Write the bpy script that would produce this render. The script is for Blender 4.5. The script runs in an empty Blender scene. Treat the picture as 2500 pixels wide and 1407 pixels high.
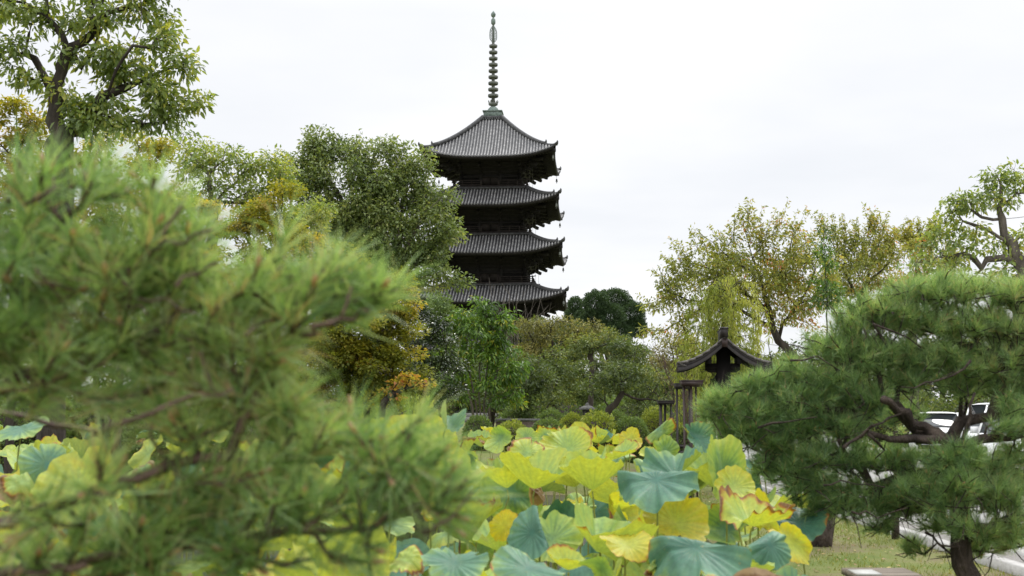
import bpy, math, random
import numpy as np
from mathutils import Vector

# ------------------------------------------------------------------ camera
SC = bpy.context.scene
COL = SC.collection
FPX = 3125.0                      # focal length in pixels of the 2500 wide photograph
EYE = 1.65
TILT = math.atan(296.5 / FPX)     # horizon lies at row 1000 of 1407
cam = bpy.data.cameras.new('camera')
cam.lens = 45.0
cam.sensor_width = 36.0
cam.clip_start = 0.05
cam.clip_end = 6000.0
cam.dof.use_dof = True
cam.dof.focus_distance = 60.0
cam.dof.aperture_fstop = 4.3
camo = bpy.data.objects.new('camera', cam)
camo.location = (0, 0, EYE)
camo.rotation_euler = (math.pi / 2 + TILT, 0, 0)
COL.objects.link(camo)
SC.camera = camo

# ------------------------------------------------------------------ light
SUN_EL, SUN_AZ = math.radians(52), math.radians(35)     # azimuth from +Y towards +X
world = bpy.data.worlds.new('World')
SC.world = world
world.use_nodes = True
nt = world.node_tree
nt.nodes.clear()
def N(tree, typ, **kw):
    n = tree.nodes.new(typ)
    for k, v in kw.items():
        if k.startswith('i_'):
            key = k[2:]
            n.inputs[int(key) if key.isdigit() else key.replace('_', ' ')].default_value = v
        else:
            setattr(n, k, v)
    return n
def LK(tree, a, b): tree.links.new(a, b)
wo = N(nt, 'ShaderNodeOutputWorld')
sky = N(nt, 'ShaderNodeTexSky', sky_type='NISHITA', sun_disc=False)
sky.sun_elevation = SUN_EL
sky.sun_rotation = SUN_AZ
bg1 = N(nt, 'ShaderNodeBackground', i_Strength=0.06)
LK(nt, sky.outputs[0], bg1.inputs[0])
tc = N(nt, 'ShaderNodeTexCoord')
sep = N(nt, 'ShaderNodeSeparateXYZ')
LK(nt, tc.outputs['Generated'], sep.inputs[0])
zc = N(nt, 'ShaderNodeMath', operation='MAXIMUM', i_1=0.0); LK(nt, sep.outputs[2], zc.inputs[0])
zo = N(nt, 'ShaderNodeMath', operation='ADD', i_1=0.10); LK(nt, zc.outputs[0], zo.inputs[0])
dx = N(nt, 'ShaderNodeMath', operation='DIVIDE'); LK(nt, sep.outputs[0], dx.inputs[0]); LK(nt, zo.outputs[0], dx.inputs[1])
dy = N(nt, 'ShaderNodeMath', operation='DIVIDE'); LK(nt, sep.outputs[1], dy.inputs[0]); LK(nt, zo.outputs[0], dy.inputs[1])
cmb = N(nt, 'ShaderNodeCombineXYZ'); LK(nt, dx.outputs[0], cmb.inputs[0]); LK(nt, dy.outputs[0], cmb.inputs[1])
cn = N(nt, 'ShaderNodeTexNoise', i_Scale=0.55, i_Detail=5.0, i_Roughness=0.5)
LK(nt, cmb.outputs[0], cn.inputs['Vector'])
cr = N(nt, 'ShaderNodeValToRGB')
cr.color_ramp.elements[0].position = 0.36; cr.color_ramp.elements[0].color = (0.895, 0.92, 0.965, 1)
cr.color_ramp.elements[1].position = 0.62; cr.color_ramp.elements[1].color = (1.08, 1.08, 1.09, 1)
LK(nt, cn.outputs[0], cr.inputs[0])
zr = N(nt, 'ShaderNodeMapRange', i_1=0.30, i_2=1.0, i_3=0.80, i_4=2.5); LK(nt, zc.outputs[0], zr.inputs[0])
bg2 = N(nt, 'ShaderNodeBackground')
LK(nt, cr.outputs[0], bg2.inputs[0]); LK(nt, zr.outputs[0], bg2.inputs[1])
mx = N(nt, 'ShaderNodeMixShader', i_0=0.93)
LK(nt, bg1.outputs[0], mx.inputs[1]); LK(nt, bg2.outputs[0], mx.inputs[2])
LK(nt, mx.outputs[0], wo.inputs[0])

sl = bpy.data.lights.new('sun', 'SUN')
sl.energy = 1.3
sl.angle = math.radians(18)
sl.color = (1.0, 0.96, 0.9)
so = bpy.data.objects.new('sun', sl)
so.rotation_euler = Vector((-math.sin(SUN_AZ) * math.cos(SUN_EL), -math.cos(SUN_AZ) * math.cos(SUN_EL), -math.sin(SUN_EL))).to_track_quat('-Z', 'Y').to_euler()
so.location = (40, 60, 120)
COL.objects.link(so)
SC.view_settings.view_transform = 'Standard'
SC.view_settings.look = 'None'
SC.view_settings.exposure = 0.35
SC.view_settings.gamma = 1.0
SC.cycles.max_bounces = 8
SC.cycles.diffuse_bounces = 4
SC.cycles.glossy_bounces = 3
SC.cycles.transmission_bounces = 5

# ------------------------------------------------------------------ helpers
def ray(px, py):
    u = (px - 1250.0) / FPX; v = (703.5 - py) / FPX
    return np.array((u, math.cos(TILT) - v * math.sin(TILT), math.sin(TILT) + v * math.cos(TILT)))
def P(px, py, Y):
    r = ray(px, py)
    return np.array((0, 0, EYE)) + r * (Y / r[1])
def zat(py, Y): return P(1250, py, Y)[2]
def mpp(Y): return Y / FPX

def nrm(a):
    a = np.asarray(a, float)
    return a / np.maximum(np.linalg.norm(a, axis=-1, keepdims=True), 1e-9)

class Geo:
    """collects vertices, faces and one float attribute, and links them as one mesh"""
    def __init__(s): s.V = []; s.F = {3: [], 4: []}; s.A = []; s.n = 0; s.poly = []
    def add(s, V, F, a=0.0):
        V = np.asarray(V, float).reshape(-1, 3); F = np.asarray(F, np.int64)
        s.V.append(V)
        s.F[F.shape[1]].append(F + s.n)
        s.A.append(np.broadcast_to(np.asarray(a, float), (len(V),)))
        s.n += len(V)
    def box(s, c, d, rz=0.0, taper=1.0):
        c = np.asarray(c, float); hx, hy, hz = np.asarray(d, float) / 2
        v = np.array([(x * (taper if z > 0 else 1), y * (taper if z > 0 else 1), z) for z in (-hz, hz) for x, y in ((-hx, -hy), (hx, -hy), (hx, hy), (-hx, hy))])
        if rz:
            cs, sn = math.cos(rz), math.sin(rz)
            v = np.c_[v[:, 0] * cs - v[:, 1] * sn, v[:, 0] * sn + v[:, 1] * cs, v[:, 2]]
        s.add(v + c, [(3, 2, 1, 0), (4, 5, 6, 7), (0, 1, 5, 4), (1, 2, 6, 5), (2, 3, 7, 6), (3, 0, 4, 7)])
    def beam(s, a, b, w, h, up=(0, 0, 1)):
        a = np.asarray(a, float); b = np.asarray(b, float)
        t = nrm(b - a); r = nrm(np.cross(t, np.asarray(up, float))); u = np.cross(r, t)
        v = [p + r * x * w / 2 + u * y * h / 2 for p in (a, b) for x, y in ((-1, -1), (1, -1), (1, 1), (-1, 1))]
        s.add(v, [(3, 2, 1, 0), (4, 5, 6, 7), (0, 1, 5, 4), (1, 2, 6, 5), (2, 3, 7, 6), (3, 0, 4, 7)])
    def tube(s, pts, rad, k=6, a=0.0, cap=True, jit=0.0, rng=None):
        pts = np.asarray(pts, float); n = len(pts)
        rad = np.broadcast_to(np.asarray(rad, float), (n,))
        t = nrm(np.gradient(pts, axis=0))
        ref = np.array((0.31, 0.87, 0.39)) if abs(t[:, 2]).mean() > .6 else np.array((0.05, 0.1, 1.0))
        u = nrm(np.cross(t, ref)); v = np.cross(t, u)
        ang = np.arange(k) * 2 * math.pi / k
        rr = rad[:, None] * (1 + (rng.uniform(-jit, jit, (n, k)) if jit else 0))
        V = pts[:, None] + rr[..., None] * (u[:, None] * np.cos(ang)[None, :, None] + v[:, None] * np.sin(ang)[None, :, None])
        i = np.arange(n - 1)[:, None] * k; j = np.arange(k)[None]; j2 = (j + 1) % k
        F = np.stack([i + j, i + j2, i + k + j2, i + k + j], -1).reshape(-1, 4)
        V = V.reshape(-1, 3)
        if cap:
            V = np.vstack([V, pts[-1] + t[-1] * rad[-1] * .6, pts[0]])
            T = [((n - 1) * k + q, (n - 1) * k + (q + 1) % k, n * k) for q in range(k)] + [((q + 1) % k, q, n * k + 1) for q in range(k)]
            o = s.n
            s.add(V, F, a)
            s.F[3].append(np.array(T) + o)
        else:
            s.add(V, F, a)
    def lathe(s, prof, c=(0, 0, 0), k=24, sq=None):
        prof = np.asarray(prof, float); n = len(prof); c = np.asarray(c, float)
        ang = np.arange(k) * 2 * math.pi / k
        V = np.stack([prof[:, 0][:, None] * np.cos(ang), prof[:, 0][:, None] * np.sin(ang), np.repeat(prof[:, 1][:, None], k, 1)], -1).reshape(-1, 3)
        i = np.arange(n - 1)[:, None] * k; j = np.arange(k)[None]; j2 = (j + 1) % k
        F = np.stack([i + j, i + j2, i + k + j2, i + k + j], -1).reshape(-1, 4)
        s.add(V + c, F)
    def grid(s, V, closed=False, a=0.0):
        V = np.asarray(V, float); n, m = V.shape[:2]
        i = np.arange(n - 1)[:, None] * m; j = np.arange(m - 1)[None]
        s.add(V.reshape(-1, 3), np.stack([i + j, i + j + 1, i + m + j + 1, i + m + j], -1).reshape(-1, 4), a)
    def obj(s, name, mat, parent=None, smooth=False, loc=None, attrs=None):
        V = np.concatenate(s.V); A = np.concatenate(s.A)
        me = bpy.data.meshes.new(name)
        me.vertices.add(len(V)); me.vertices.foreach_set('co', V.astype(np.float32).ravel())
        loops = []; starts = []; o = 0
        for k in (3, 4):
            if s.F[k]:
                F = np.concatenate(s.F[k]); loops.append(F.ravel())
                starts.append(o + np.arange(len(F)) * k); o += F.size
        L = np.concatenate(loops); S = np.concatenate(starts)
        me.loops.add(len(L)); me.loops.foreach_set('vertex_index', L.astype(np.int32))
        me.polygons.add(len(S)); me.polygons.foreach_set('loop_start', S.astype(np.int32))
        if smooth: me.polygons.foreach_set('use_smooth', np.ones(len(S), bool))
        at = me.attributes.new('tint', 'FLOAT', 'POINT'); at.data.foreach_set('value', A.astype(np.float32))
        for nm, arr in (attrs or {}).items():
            at = me.attributes.new(nm, 'FLOAT_VECTOR', 'POINT'); at.data.foreach_set('vector', np.asarray(arr, np.float32).ravel())
        me.update(calc_edges=True)
        me.materials.append(mat)
        ob = bpy.data.objects.new(name, me)
        COL.objects.link(ob)
        if parent is not None: ob.parent = parent
        if loc is not None: ob.location = loc
        return ob

def tag(o, label=None, cat=None, group=None, kind=None):
    if label: o['label'] = label
    if cat: o['category'] = cat
    if group: o['group'] = group
    if kind: o['kind'] = kind
    return o
def thing(name, label, cat, loc, rz=0.0, group=None):
    o = bpy.data.objects.new(name, None)
    o.empty_display_size = 0.2
    o.location = [float(c) for c in loc]; o.rotation_euler = (0, 0, rz)
    COL.objects.link(o)
    return tag(o, label, cat, group)

# ------------------------------------------------------------------ materials
def newmat(name):
    m = bpy.data.materials.new(name); m.use_nodes = True
    t = m.node_tree; t.nodes.clear()
    out = N(t, 'ShaderNodeOutputMaterial')
    return m, t, out
def ramp(t, stops, interp='LINEAR'):
    r = N(t, 'ShaderNodeValToRGB'); e = r.color_ramp; e.interpolation = interp
    while len(e.elements) < len(stops): e.elements.new(0.5)
    for q, (p, c) in zip(e.elements, stops):
        q.position = p; q.color = (*c, 1)
    return r
def surf_mat(name, stops, scale=6.0, rough=0.7, bump=0.3, stretch=(1, 1, 1), detail=6.0, spec=0.3, metallic=0.0, bump_scale=None):
    m, t, out = newmat(name)
    tcn = N(t, 'ShaderNodeTexCoord'); mp = N(t, 'ShaderNodeMapping'); mp.inputs['Scale'].default_value = stretch
    LK(t, tcn.outputs['Object'], mp.inputs[0])
    no = N(t, 'ShaderNodeTexNoise', i_Scale=scale, i_Detail=detail, i_Roughness=0.62)
    LK(t, mp.outputs[0], no.inputs['Vector'])
    r = ramp(t, stops); LK(t, no.outputs[0], r.inputs[0])
    b = N(t, 'ShaderNodeBsdfPrincipled', i_Roughness=rough, i_Metallic=metallic)
    b.inputs['Specular IOR Level'].default_value = spec
    LK(t, r.outputs[0], b.inputs['Base Color'])
    if bump:
        n2 = N(t, 'ShaderNodeTexNoise', i_Scale=bump_scale or scale * 4, i_Detail=5.0)
        LK(t, mp.outputs[0], n2.inputs['Vector'])
        bp = N(t, 'ShaderNodeBump', i_Strength=bump, i_Distance=0.05 if 'bark' in name else 0.02)
        LK(t, n2.outputs[0], bp.inputs['Height']); LK(t, bp.outputs[0], b.inputs['Normal'])
    LK(t, b.outputs[0], out.inputs[0])
    return m
def leaf_mat(name, stops, trans=0.35, rough=0.45, spec=0.35, tcol=1.5):
    """leaf: reflecting face, plus light passing through; tint 0..1 picks the colour of each leaf"""
    m, t, out = newmat(name)
    at = N(t, 'ShaderNodeAttribute', attribute_name='tint')
    r = ramp(t, stops); LK(t, at.outputs['Fac'], r.inputs[0])
    b = N(t, 'ShaderNodeBsdfPrincipled', i_Roughness=rough)
    b.inputs['Specular IOR Level'].default_value = spec
    LK(t, r.outputs[0], b.inputs['Base Color'])
    tr = N(t, 'ShaderNodeBsdfTranslucent')
    hm = N(t, 'ShaderNodeMix', data_type='RGBA', blend_type='MULTIPLY')
    hm.inputs[0].default_value = 1.0
    LK(t, r.outputs[0], hm.inputs[6]); hm.inputs[7].default_value = (1.15 * tcol, 1.1 * tcol, 0.5 * tcol, 1)
    LK(t, hm.outputs[2], tr.inputs[0])
    mxs = N(t, 'ShaderNodeMixShader', i_0=trans)
    LK(t, b.outputs[0], mxs.inputs[1]); LK(t, tr.outputs[0], mxs.inputs[2])
    LK(t, mxs.outputs[0], out.inputs[0])
    return m

M = {}
M['bark_dark'] = surf_mat('bark_dark', [(0.3, (0.02, 0.016, 0.013)), (0.7, (0.085, 0.07, 0.055))], 5, 0.9, 0.9, (1, 1, .3))
M['bark_grey'] = surf_mat('bark_grey', [(0.3, (0.05, 0.042, 0.034)), (0.7, (0.19, 0.165, 0.135))], 7, 0.9, 0.8, (1, 1, .35))
M['bark_pine'] = surf_mat('bark_pine', [(0.3, (0.018, 0.013, 0.011)), (0.55, (0.06, 0.045, 0.036)), (0.75, (0.13, 0.10, 0.08))], 9, 0.9, 1.0, (1, 1, .4))
M['bark_twig'] = surf_mat('bark_twig', [(0.3, (0.05, 0.033, 0.026)), (0.7, (0.20, 0.13, 0.105))], 22, 0.85, 0.5)
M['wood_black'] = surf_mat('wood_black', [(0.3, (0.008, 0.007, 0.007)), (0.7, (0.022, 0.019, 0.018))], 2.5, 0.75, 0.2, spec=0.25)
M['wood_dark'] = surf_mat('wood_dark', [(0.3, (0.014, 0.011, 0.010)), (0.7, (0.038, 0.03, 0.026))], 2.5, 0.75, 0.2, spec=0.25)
M['wood_gate'] = surf_mat('wood_gate', [(0.3, (0.011, 0.009, 0.008)), (0.7, (0.032, 0.025, 0.022))], 8, 0.55, 0.3, (1, 1, .2), spec=0.4)
M['wood_red'] = surf_mat('wood_red', [(0.3, (0.022, 0.013, 0.011)), (0.7, (0.05, 0.03, 0.026))], 8, 0.5, 0.3, (1, 1, .2), spec=0.4)
M['copper'] = surf_mat('copper', [(0.3, (0.10, 0.125, 0.115)), (0.5, (0.165, 0.21, 0.19)), (0.7, (0.25, 0.31, 0.28))], 3, 0.7, 0.2)
M['bronze'] = surf_mat('bronze', [(0.3, (0.07, 0.076, 0.068)), (0.7, (0.18, 0.19, 0.17))], 3, 0.7, 0.2)
M['stone'] = surf_mat('stone', [(0.3, (0.16, 0.155, 0.15)), (0.7, (0.34, 0.33, 0.31))], 9, 0.9, 0.6)
M['stone_dark'] = surf_mat('stone_dark', [(0.3, (0.06, 0.06, 0.056)), (0.7, (0.15, 0.15, 0.14))], 9, 0.9, 0.6)
M['clay'] = surf_mat('clay', [(0.3, (0.09, 0.07, 0.055)), (0.7, (0.17, 0.135, 0.11))], 6, 0.9, 0.5)
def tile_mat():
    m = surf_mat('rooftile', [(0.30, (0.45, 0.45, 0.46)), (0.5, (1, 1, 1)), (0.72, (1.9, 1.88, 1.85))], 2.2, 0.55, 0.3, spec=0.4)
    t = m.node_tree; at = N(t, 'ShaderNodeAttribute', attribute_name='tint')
    r = ramp(t, [(0, (0.026, 0.026, 0.029)), (1, (0.22, 0.218, 0.216))]); LK(t, at.outputs['Fac'], r.inputs[0])  # dark pans to pale crests: caught light painted in along with lichen
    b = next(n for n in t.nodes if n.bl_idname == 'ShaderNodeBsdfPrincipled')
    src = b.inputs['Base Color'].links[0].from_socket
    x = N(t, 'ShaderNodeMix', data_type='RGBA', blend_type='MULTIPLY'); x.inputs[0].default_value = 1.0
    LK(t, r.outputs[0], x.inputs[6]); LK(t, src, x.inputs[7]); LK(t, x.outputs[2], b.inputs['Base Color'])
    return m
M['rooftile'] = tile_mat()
M['tileridge'] = surf_mat('tileridge', [(0.30, (0.025, 0.025, 0.027)), (0.72, (0.10, 0.10, 0.10))], 3.0, 0.65, 0.3)
M['paint_white'] = surf_mat('paint_white', [(0.2, (0.78, 0.79, 0.8)), (0.8, (0.84, 0.84, 0.84))], 2, 0.25, 0.0, spec=0.5)
M['glass'] = surf_mat('glass', [(0.2, (0.012, 0.016, 0.018)), (0.8, (0.02, 0.024, 0.026))], 2, 0.06, 0.0, spec=0.6)
M['rubber'] = surf_mat('rubber', [(0.2, (0.012, 0.012, 0.012)), (0.8, (0.025, 0.025, 0.025))], 9, 0.8, 0.2)
M['chrome'] = surf_mat('chrome', [(0.2, (0.55, 0.56, 0.58)), (0.8, (0.7, 0.7, 0.7))], 2, 0.2, 0.0, spec=0.5, metallic=0.8)
M['plate'] = surf_mat('plate', [(0.2, (0.7, 0.7, 0.66)), (0.8, (0.75, 0.75, 0.7))], 2, 0.5, 0.0)
M['kerb'] = surf_mat('kerb', [(0.25, (0.30, 0.29, 0.275)), (0.75, (0.50, 0.49, 0.47))], 12, 0.9, 0.4)
M['road'] = surf_mat('road', [(0.3, (0.20, 0.195, 0.19)), (0.5, (0.30, 0.295, 0.285)), (0.75, (0.42, 0.41, 0.40))], 30, 0.9, 0.5)
M['gutter'] = surf_mat('gutter', [(0.3, (0.14, 0.13, 0.12)), (0.7, (0.30, 0.285, 0.265))], 40, 0.9, 0.6)
M['board'] = surf_mat('board', [(0.3, (0.14, 0.115, 0.09)), (0.7, (0.25, 0.21, 0.17))], 6, 0.7, 0.4, (.2, 1, 1))
M['board_top'] = surf_mat('board_top', [(0.3, (0.38, 0.38, 0.36)), (0.7, (0.52, 0.52, 0.5))], 6, 0.6, 0.2)
M['bud'] = surf_mat('bud', [(0.3, (0.35, 0.22, 0.13)), (0.7, (0.55, 0.40, 0.28))], 60, 0.8, 0.3)
# ------------------------------------------------------------------ ground, pond, road
def pond_right(y): return 2.0 + 0.075 * np.clip(y - 5, 0, 14)
POND_Y0, POND_Y1, POND_X0 = 2.6, 30.0, -13.5
def in_pond(x, y):
    r = pond_right(y)
    d = np.minimum.reduce([x - POND_X0, r - x, y - POND_Y0, POND_Y1 - y])
    return d
def ground_z(x, y):
    x = np.asarray(x, float); y = np.asarray(y, float)
    basin = -0.75 * np.clip(in_pond(x, y) / 0.7 + 0.3, 0, 1)
    md = np.clip((y - 31.5) / 2.5, 0, 1) * np.clip((78 - y) / 8, 0, 1) * np.clip((4.2 - x) / 2.5, 0, 1) * np.clip((x + 38) / 8, 0, 1)
    return basin + 0.5 * md
rng = np.random.default_rng(3)
def build_ground():
    g = Geo()
    xs = np.arange(-42, 14.01, 0.5); ys = np.arange(-6, 86.01, 0.5)
    X, Y = np.meshgrid(xs, ys)
    Z = ground_z(X, Y)
    inner = (X > -41) & (X < 13) & (Y > -5) & (Y < 85)
    Z = Z + inner * (0.018 * np.sin(X * 2.1 + np.sin(Y * 1.3)) * np.sin(Y * 1.7) + rng.normal(0, 0.007, X.shape)) * (X < 4.6)
    g.grid(np.stack([X, Y, Z], -1))
    B = 3000.0
    x0, x1, y0, y1 = xs[0], xs[-1], ys[0], ys[-1]
    for q in ([(-B, -B), (B, -B), (B, y0), (-B, y0)], [(-B, y1), (B, y1), (B, B), (-B, B)], [(-B, y0), (x0, y0), (x0, y1), (-B, y1)], [(x1, y0), (B, y0), (B, y1), (x1, y1)]):
        g.add([(a, b, 0) for a, b in q], [(0, 1, 2, 3)])
    m, t, out = newmat('ground_soil')
    tcn = N(t, 'ShaderNodeTexCoord')
    n1 = N(t, 'ShaderNodeTexNoise', i_Scale=0.9, i_Detail=6.0); LK(t, tcn.outputs['Object'], n1.inputs['Vector'])
    n2 = N(t, 'ShaderNodeTexNoise', i_Scale=22.0, i_Detail=4.0, i_Roughness=0.7); LK(t, tcn.outputs['Object'], n2.inputs['Vector'])
    ad = N(t, 'ShaderNodeMath', operation='MULTIPLY_ADD', i_1=0.45, i_2=-0.22); LK(t, n2.outputs[0], ad.inputs[0])
    a2 = N(t, 'ShaderNodeMath', operation='ADD'); LK(t, n1.outputs[0], a2.inputs[0]); LK(t, ad.outputs[0], a2.inputs[1])
    r = ramp(t, [(0.30, (0.13, 0.105, 0.065)), (0.42, (0.16, 0.145, 0.075)), (0.52, (0.145, 0.16, 0.055)), (0.66, (0.10, 0.135, 0.035))]); LK(t, a2.outputs[0], r.inputs[0])
    b = N(t, 'ShaderNodeBsdfPrincipled', i_Roughness=0.95); b.inputs['Specular IOR Level'].default_value = 0.1
    LK(t, r.outputs[0], b.inputs['Base Color'])
    bp = N(t, 'ShaderNodeBump', i_Strength=0.7, i_Distance=0.03); LK(t, n2.outputs[0], bp.inputs['Height']); LK(t, bp.outputs[0], b.inputs['Normal'])
    LK(t, b.outputs[0], out.inputs[0])
    tag(g.obj('ground', m), kind='structure')
build_ground()

g = Geo()
ys = np.linspace(POND_Y0 - .4, POND_Y1 + .4, 60)
xs = np.linspace(0, 1, 12)
V = np.stack([np.stack([POND_X0 - .4 + (pond_right(y) + .4 - POND_X0) * xs, np.full(12, y), np.full(12, -0.32)], -1) for y in ys])
g.grid(V)
mw, tw, ow = newmat('pond_water')
b = N(tw, 'ShaderNodeBsdfPrincipled', i_Roughness=0.2); b.inputs['Base Color'].default_value = (0.014, 0.017, 0.009, 1)
b.inputs['Specular IOR Level'].default_value = 0.12
n_ = N(tw, 'ShaderNodeTexNoise', i_Scale=9.0, i_Detail=2.0); bp = N(tw, 'ShaderNodeBump', i_Strength=0.08, i_Distance=0.02)
LK(tw, n_.outputs[0], bp.inputs['Height']); LK(tw, bp.outputs[0], b.inputs['Normal']); LK(tw, b.outputs[0], ow.inputs[0])
tag(g.obj('pond_water', mw), kind='structure')

# road with kerb on the right bank
def strip(name, xa, xb, z0, z1, mat, y0=4.0, y1=120.0, n=60):
    g = Geo()
    for q in range(n):
        a = y0 + (y1 - y0) * q / n; bb = y0 + (y1 - y0) * (q + 1) / n - (0.012 if name == 'kerb' else 0)
        g.box(((xa + xb) / 2, (a + bb) / 2, (z0 + z1) / 2), (xb - xa, bb - a, z1 - z0))
    return tag(g.obj(name, mat), kind='structure')
def sheet(name, xa, xb, z, mat, y0=4.0, y1=120.0):
    g = Geo(); ys = np.linspace(y0, y1, 40)
    g.grid(np.stack([np.stack([np.full(2, 0) + (xa, xb), np.full(2, y), np.full(2, z)], -1) for y in ys]))
    return tag(g.obj(name, mat), kind='structure')
strip('kerb', 5.02, 5.17, -0.1, 0.10, M['kerb'])
sheet('gutter', 5.172, 5.62, 0.045, M['gutter'])
strip('kerb', 5.63, 5.75, -0.1, 0.075, M['kerb'])
sheet('road', 5.752, 30.0, 0.05, M['road'])

# short grass and moss on the right bank, small tufts nobody could count
def build_grass():
    n = 26000
    x = rng.uniform(1.8, 5.0, n); y = rng.uniform(9.0, 30.0, n)
    patch = np.sin(x * 2.3 + 1.0) * np.sin(y * 1.1 + x) + rng.normal(0, .5, n)
    k = (x > pond_right(y) - .1) & (patch > -0.35)
    x = x[k]; y = y[k]; n = len(x)
    base = np.stack([x, y, ground_z(x, y)], -1)
    h = rng.uniform(.02, .06, n); th = rng.uniform(0, 6.28, n)
    d = np.stack([np.cos(th), np.sin(th), 0 * th], -1)
    lean = rng.normal(0, .5, (n, 3)) * (1, 1, 0); lean[:, 2] = 1
    V = np.stack([base - d * .006, base + d * .006, base + lean * h[:, None]], 1).reshape(-1, 3)
    g = Geo(); g.add(V, np.arange(3 * n).reshape(-1, 3), np.repeat(np.clip(rng.normal(.5, .25, n), 0, 1), 3))
    m = leaf_mat('grass', [(0, (0.10, 0.13, 0.03)), (.6, (0.17, 0.20, 0.05)), (1, (0.30, 0.27, 0.10))], .3, .6)
    o = g.obj('grass', m); tag(o, 'short mossy grass on the bank under the pines', 'grass', kind='stuff')
build_grass()
def build_litter():
    n = 900
    x = rng.uniform(2.2, 4.95, n); y = rng.uniform(9.0, 26.0, n); k = x > pond_right(y); x, y = x[k], y[k]; n = len(x)
    c = np.stack([x, y, ground_z(x, y) + .02], -1); th = rng.uniform(0, 6.28, n); l = rng.uniform(.012, .04, n)[:, None]
    a = np.stack([np.cos(th), np.sin(th), rng.normal(0, .2, n)], -1); b = np.stack([-np.sin(th), np.cos(th), rng.normal(0, .2, n)], -1)
    V = np.stack([c - a * l, c + b * l * .45, c + a * l, c - b * l * .45 + (0, 0, .004)], 1).reshape(-1, 3)
    g = Geo(); g.add(V, np.arange(4 * n).reshape(-1, 4), np.repeat(rng.random(n), 4))
    m = leaf_mat('fallen_leaf', [(0, (0.16, 0.09, 0.04)), (.6, (0.30, 0.21, 0.09)), (1, (0.45, 0.36, 0.12))], .15, .6)
    tag(g.obj('fallen_leaves', m), 'small brown and yellow leaves fallen on the mossy bank', 'leaf litter', kind='stuff')
build_litter()

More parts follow.
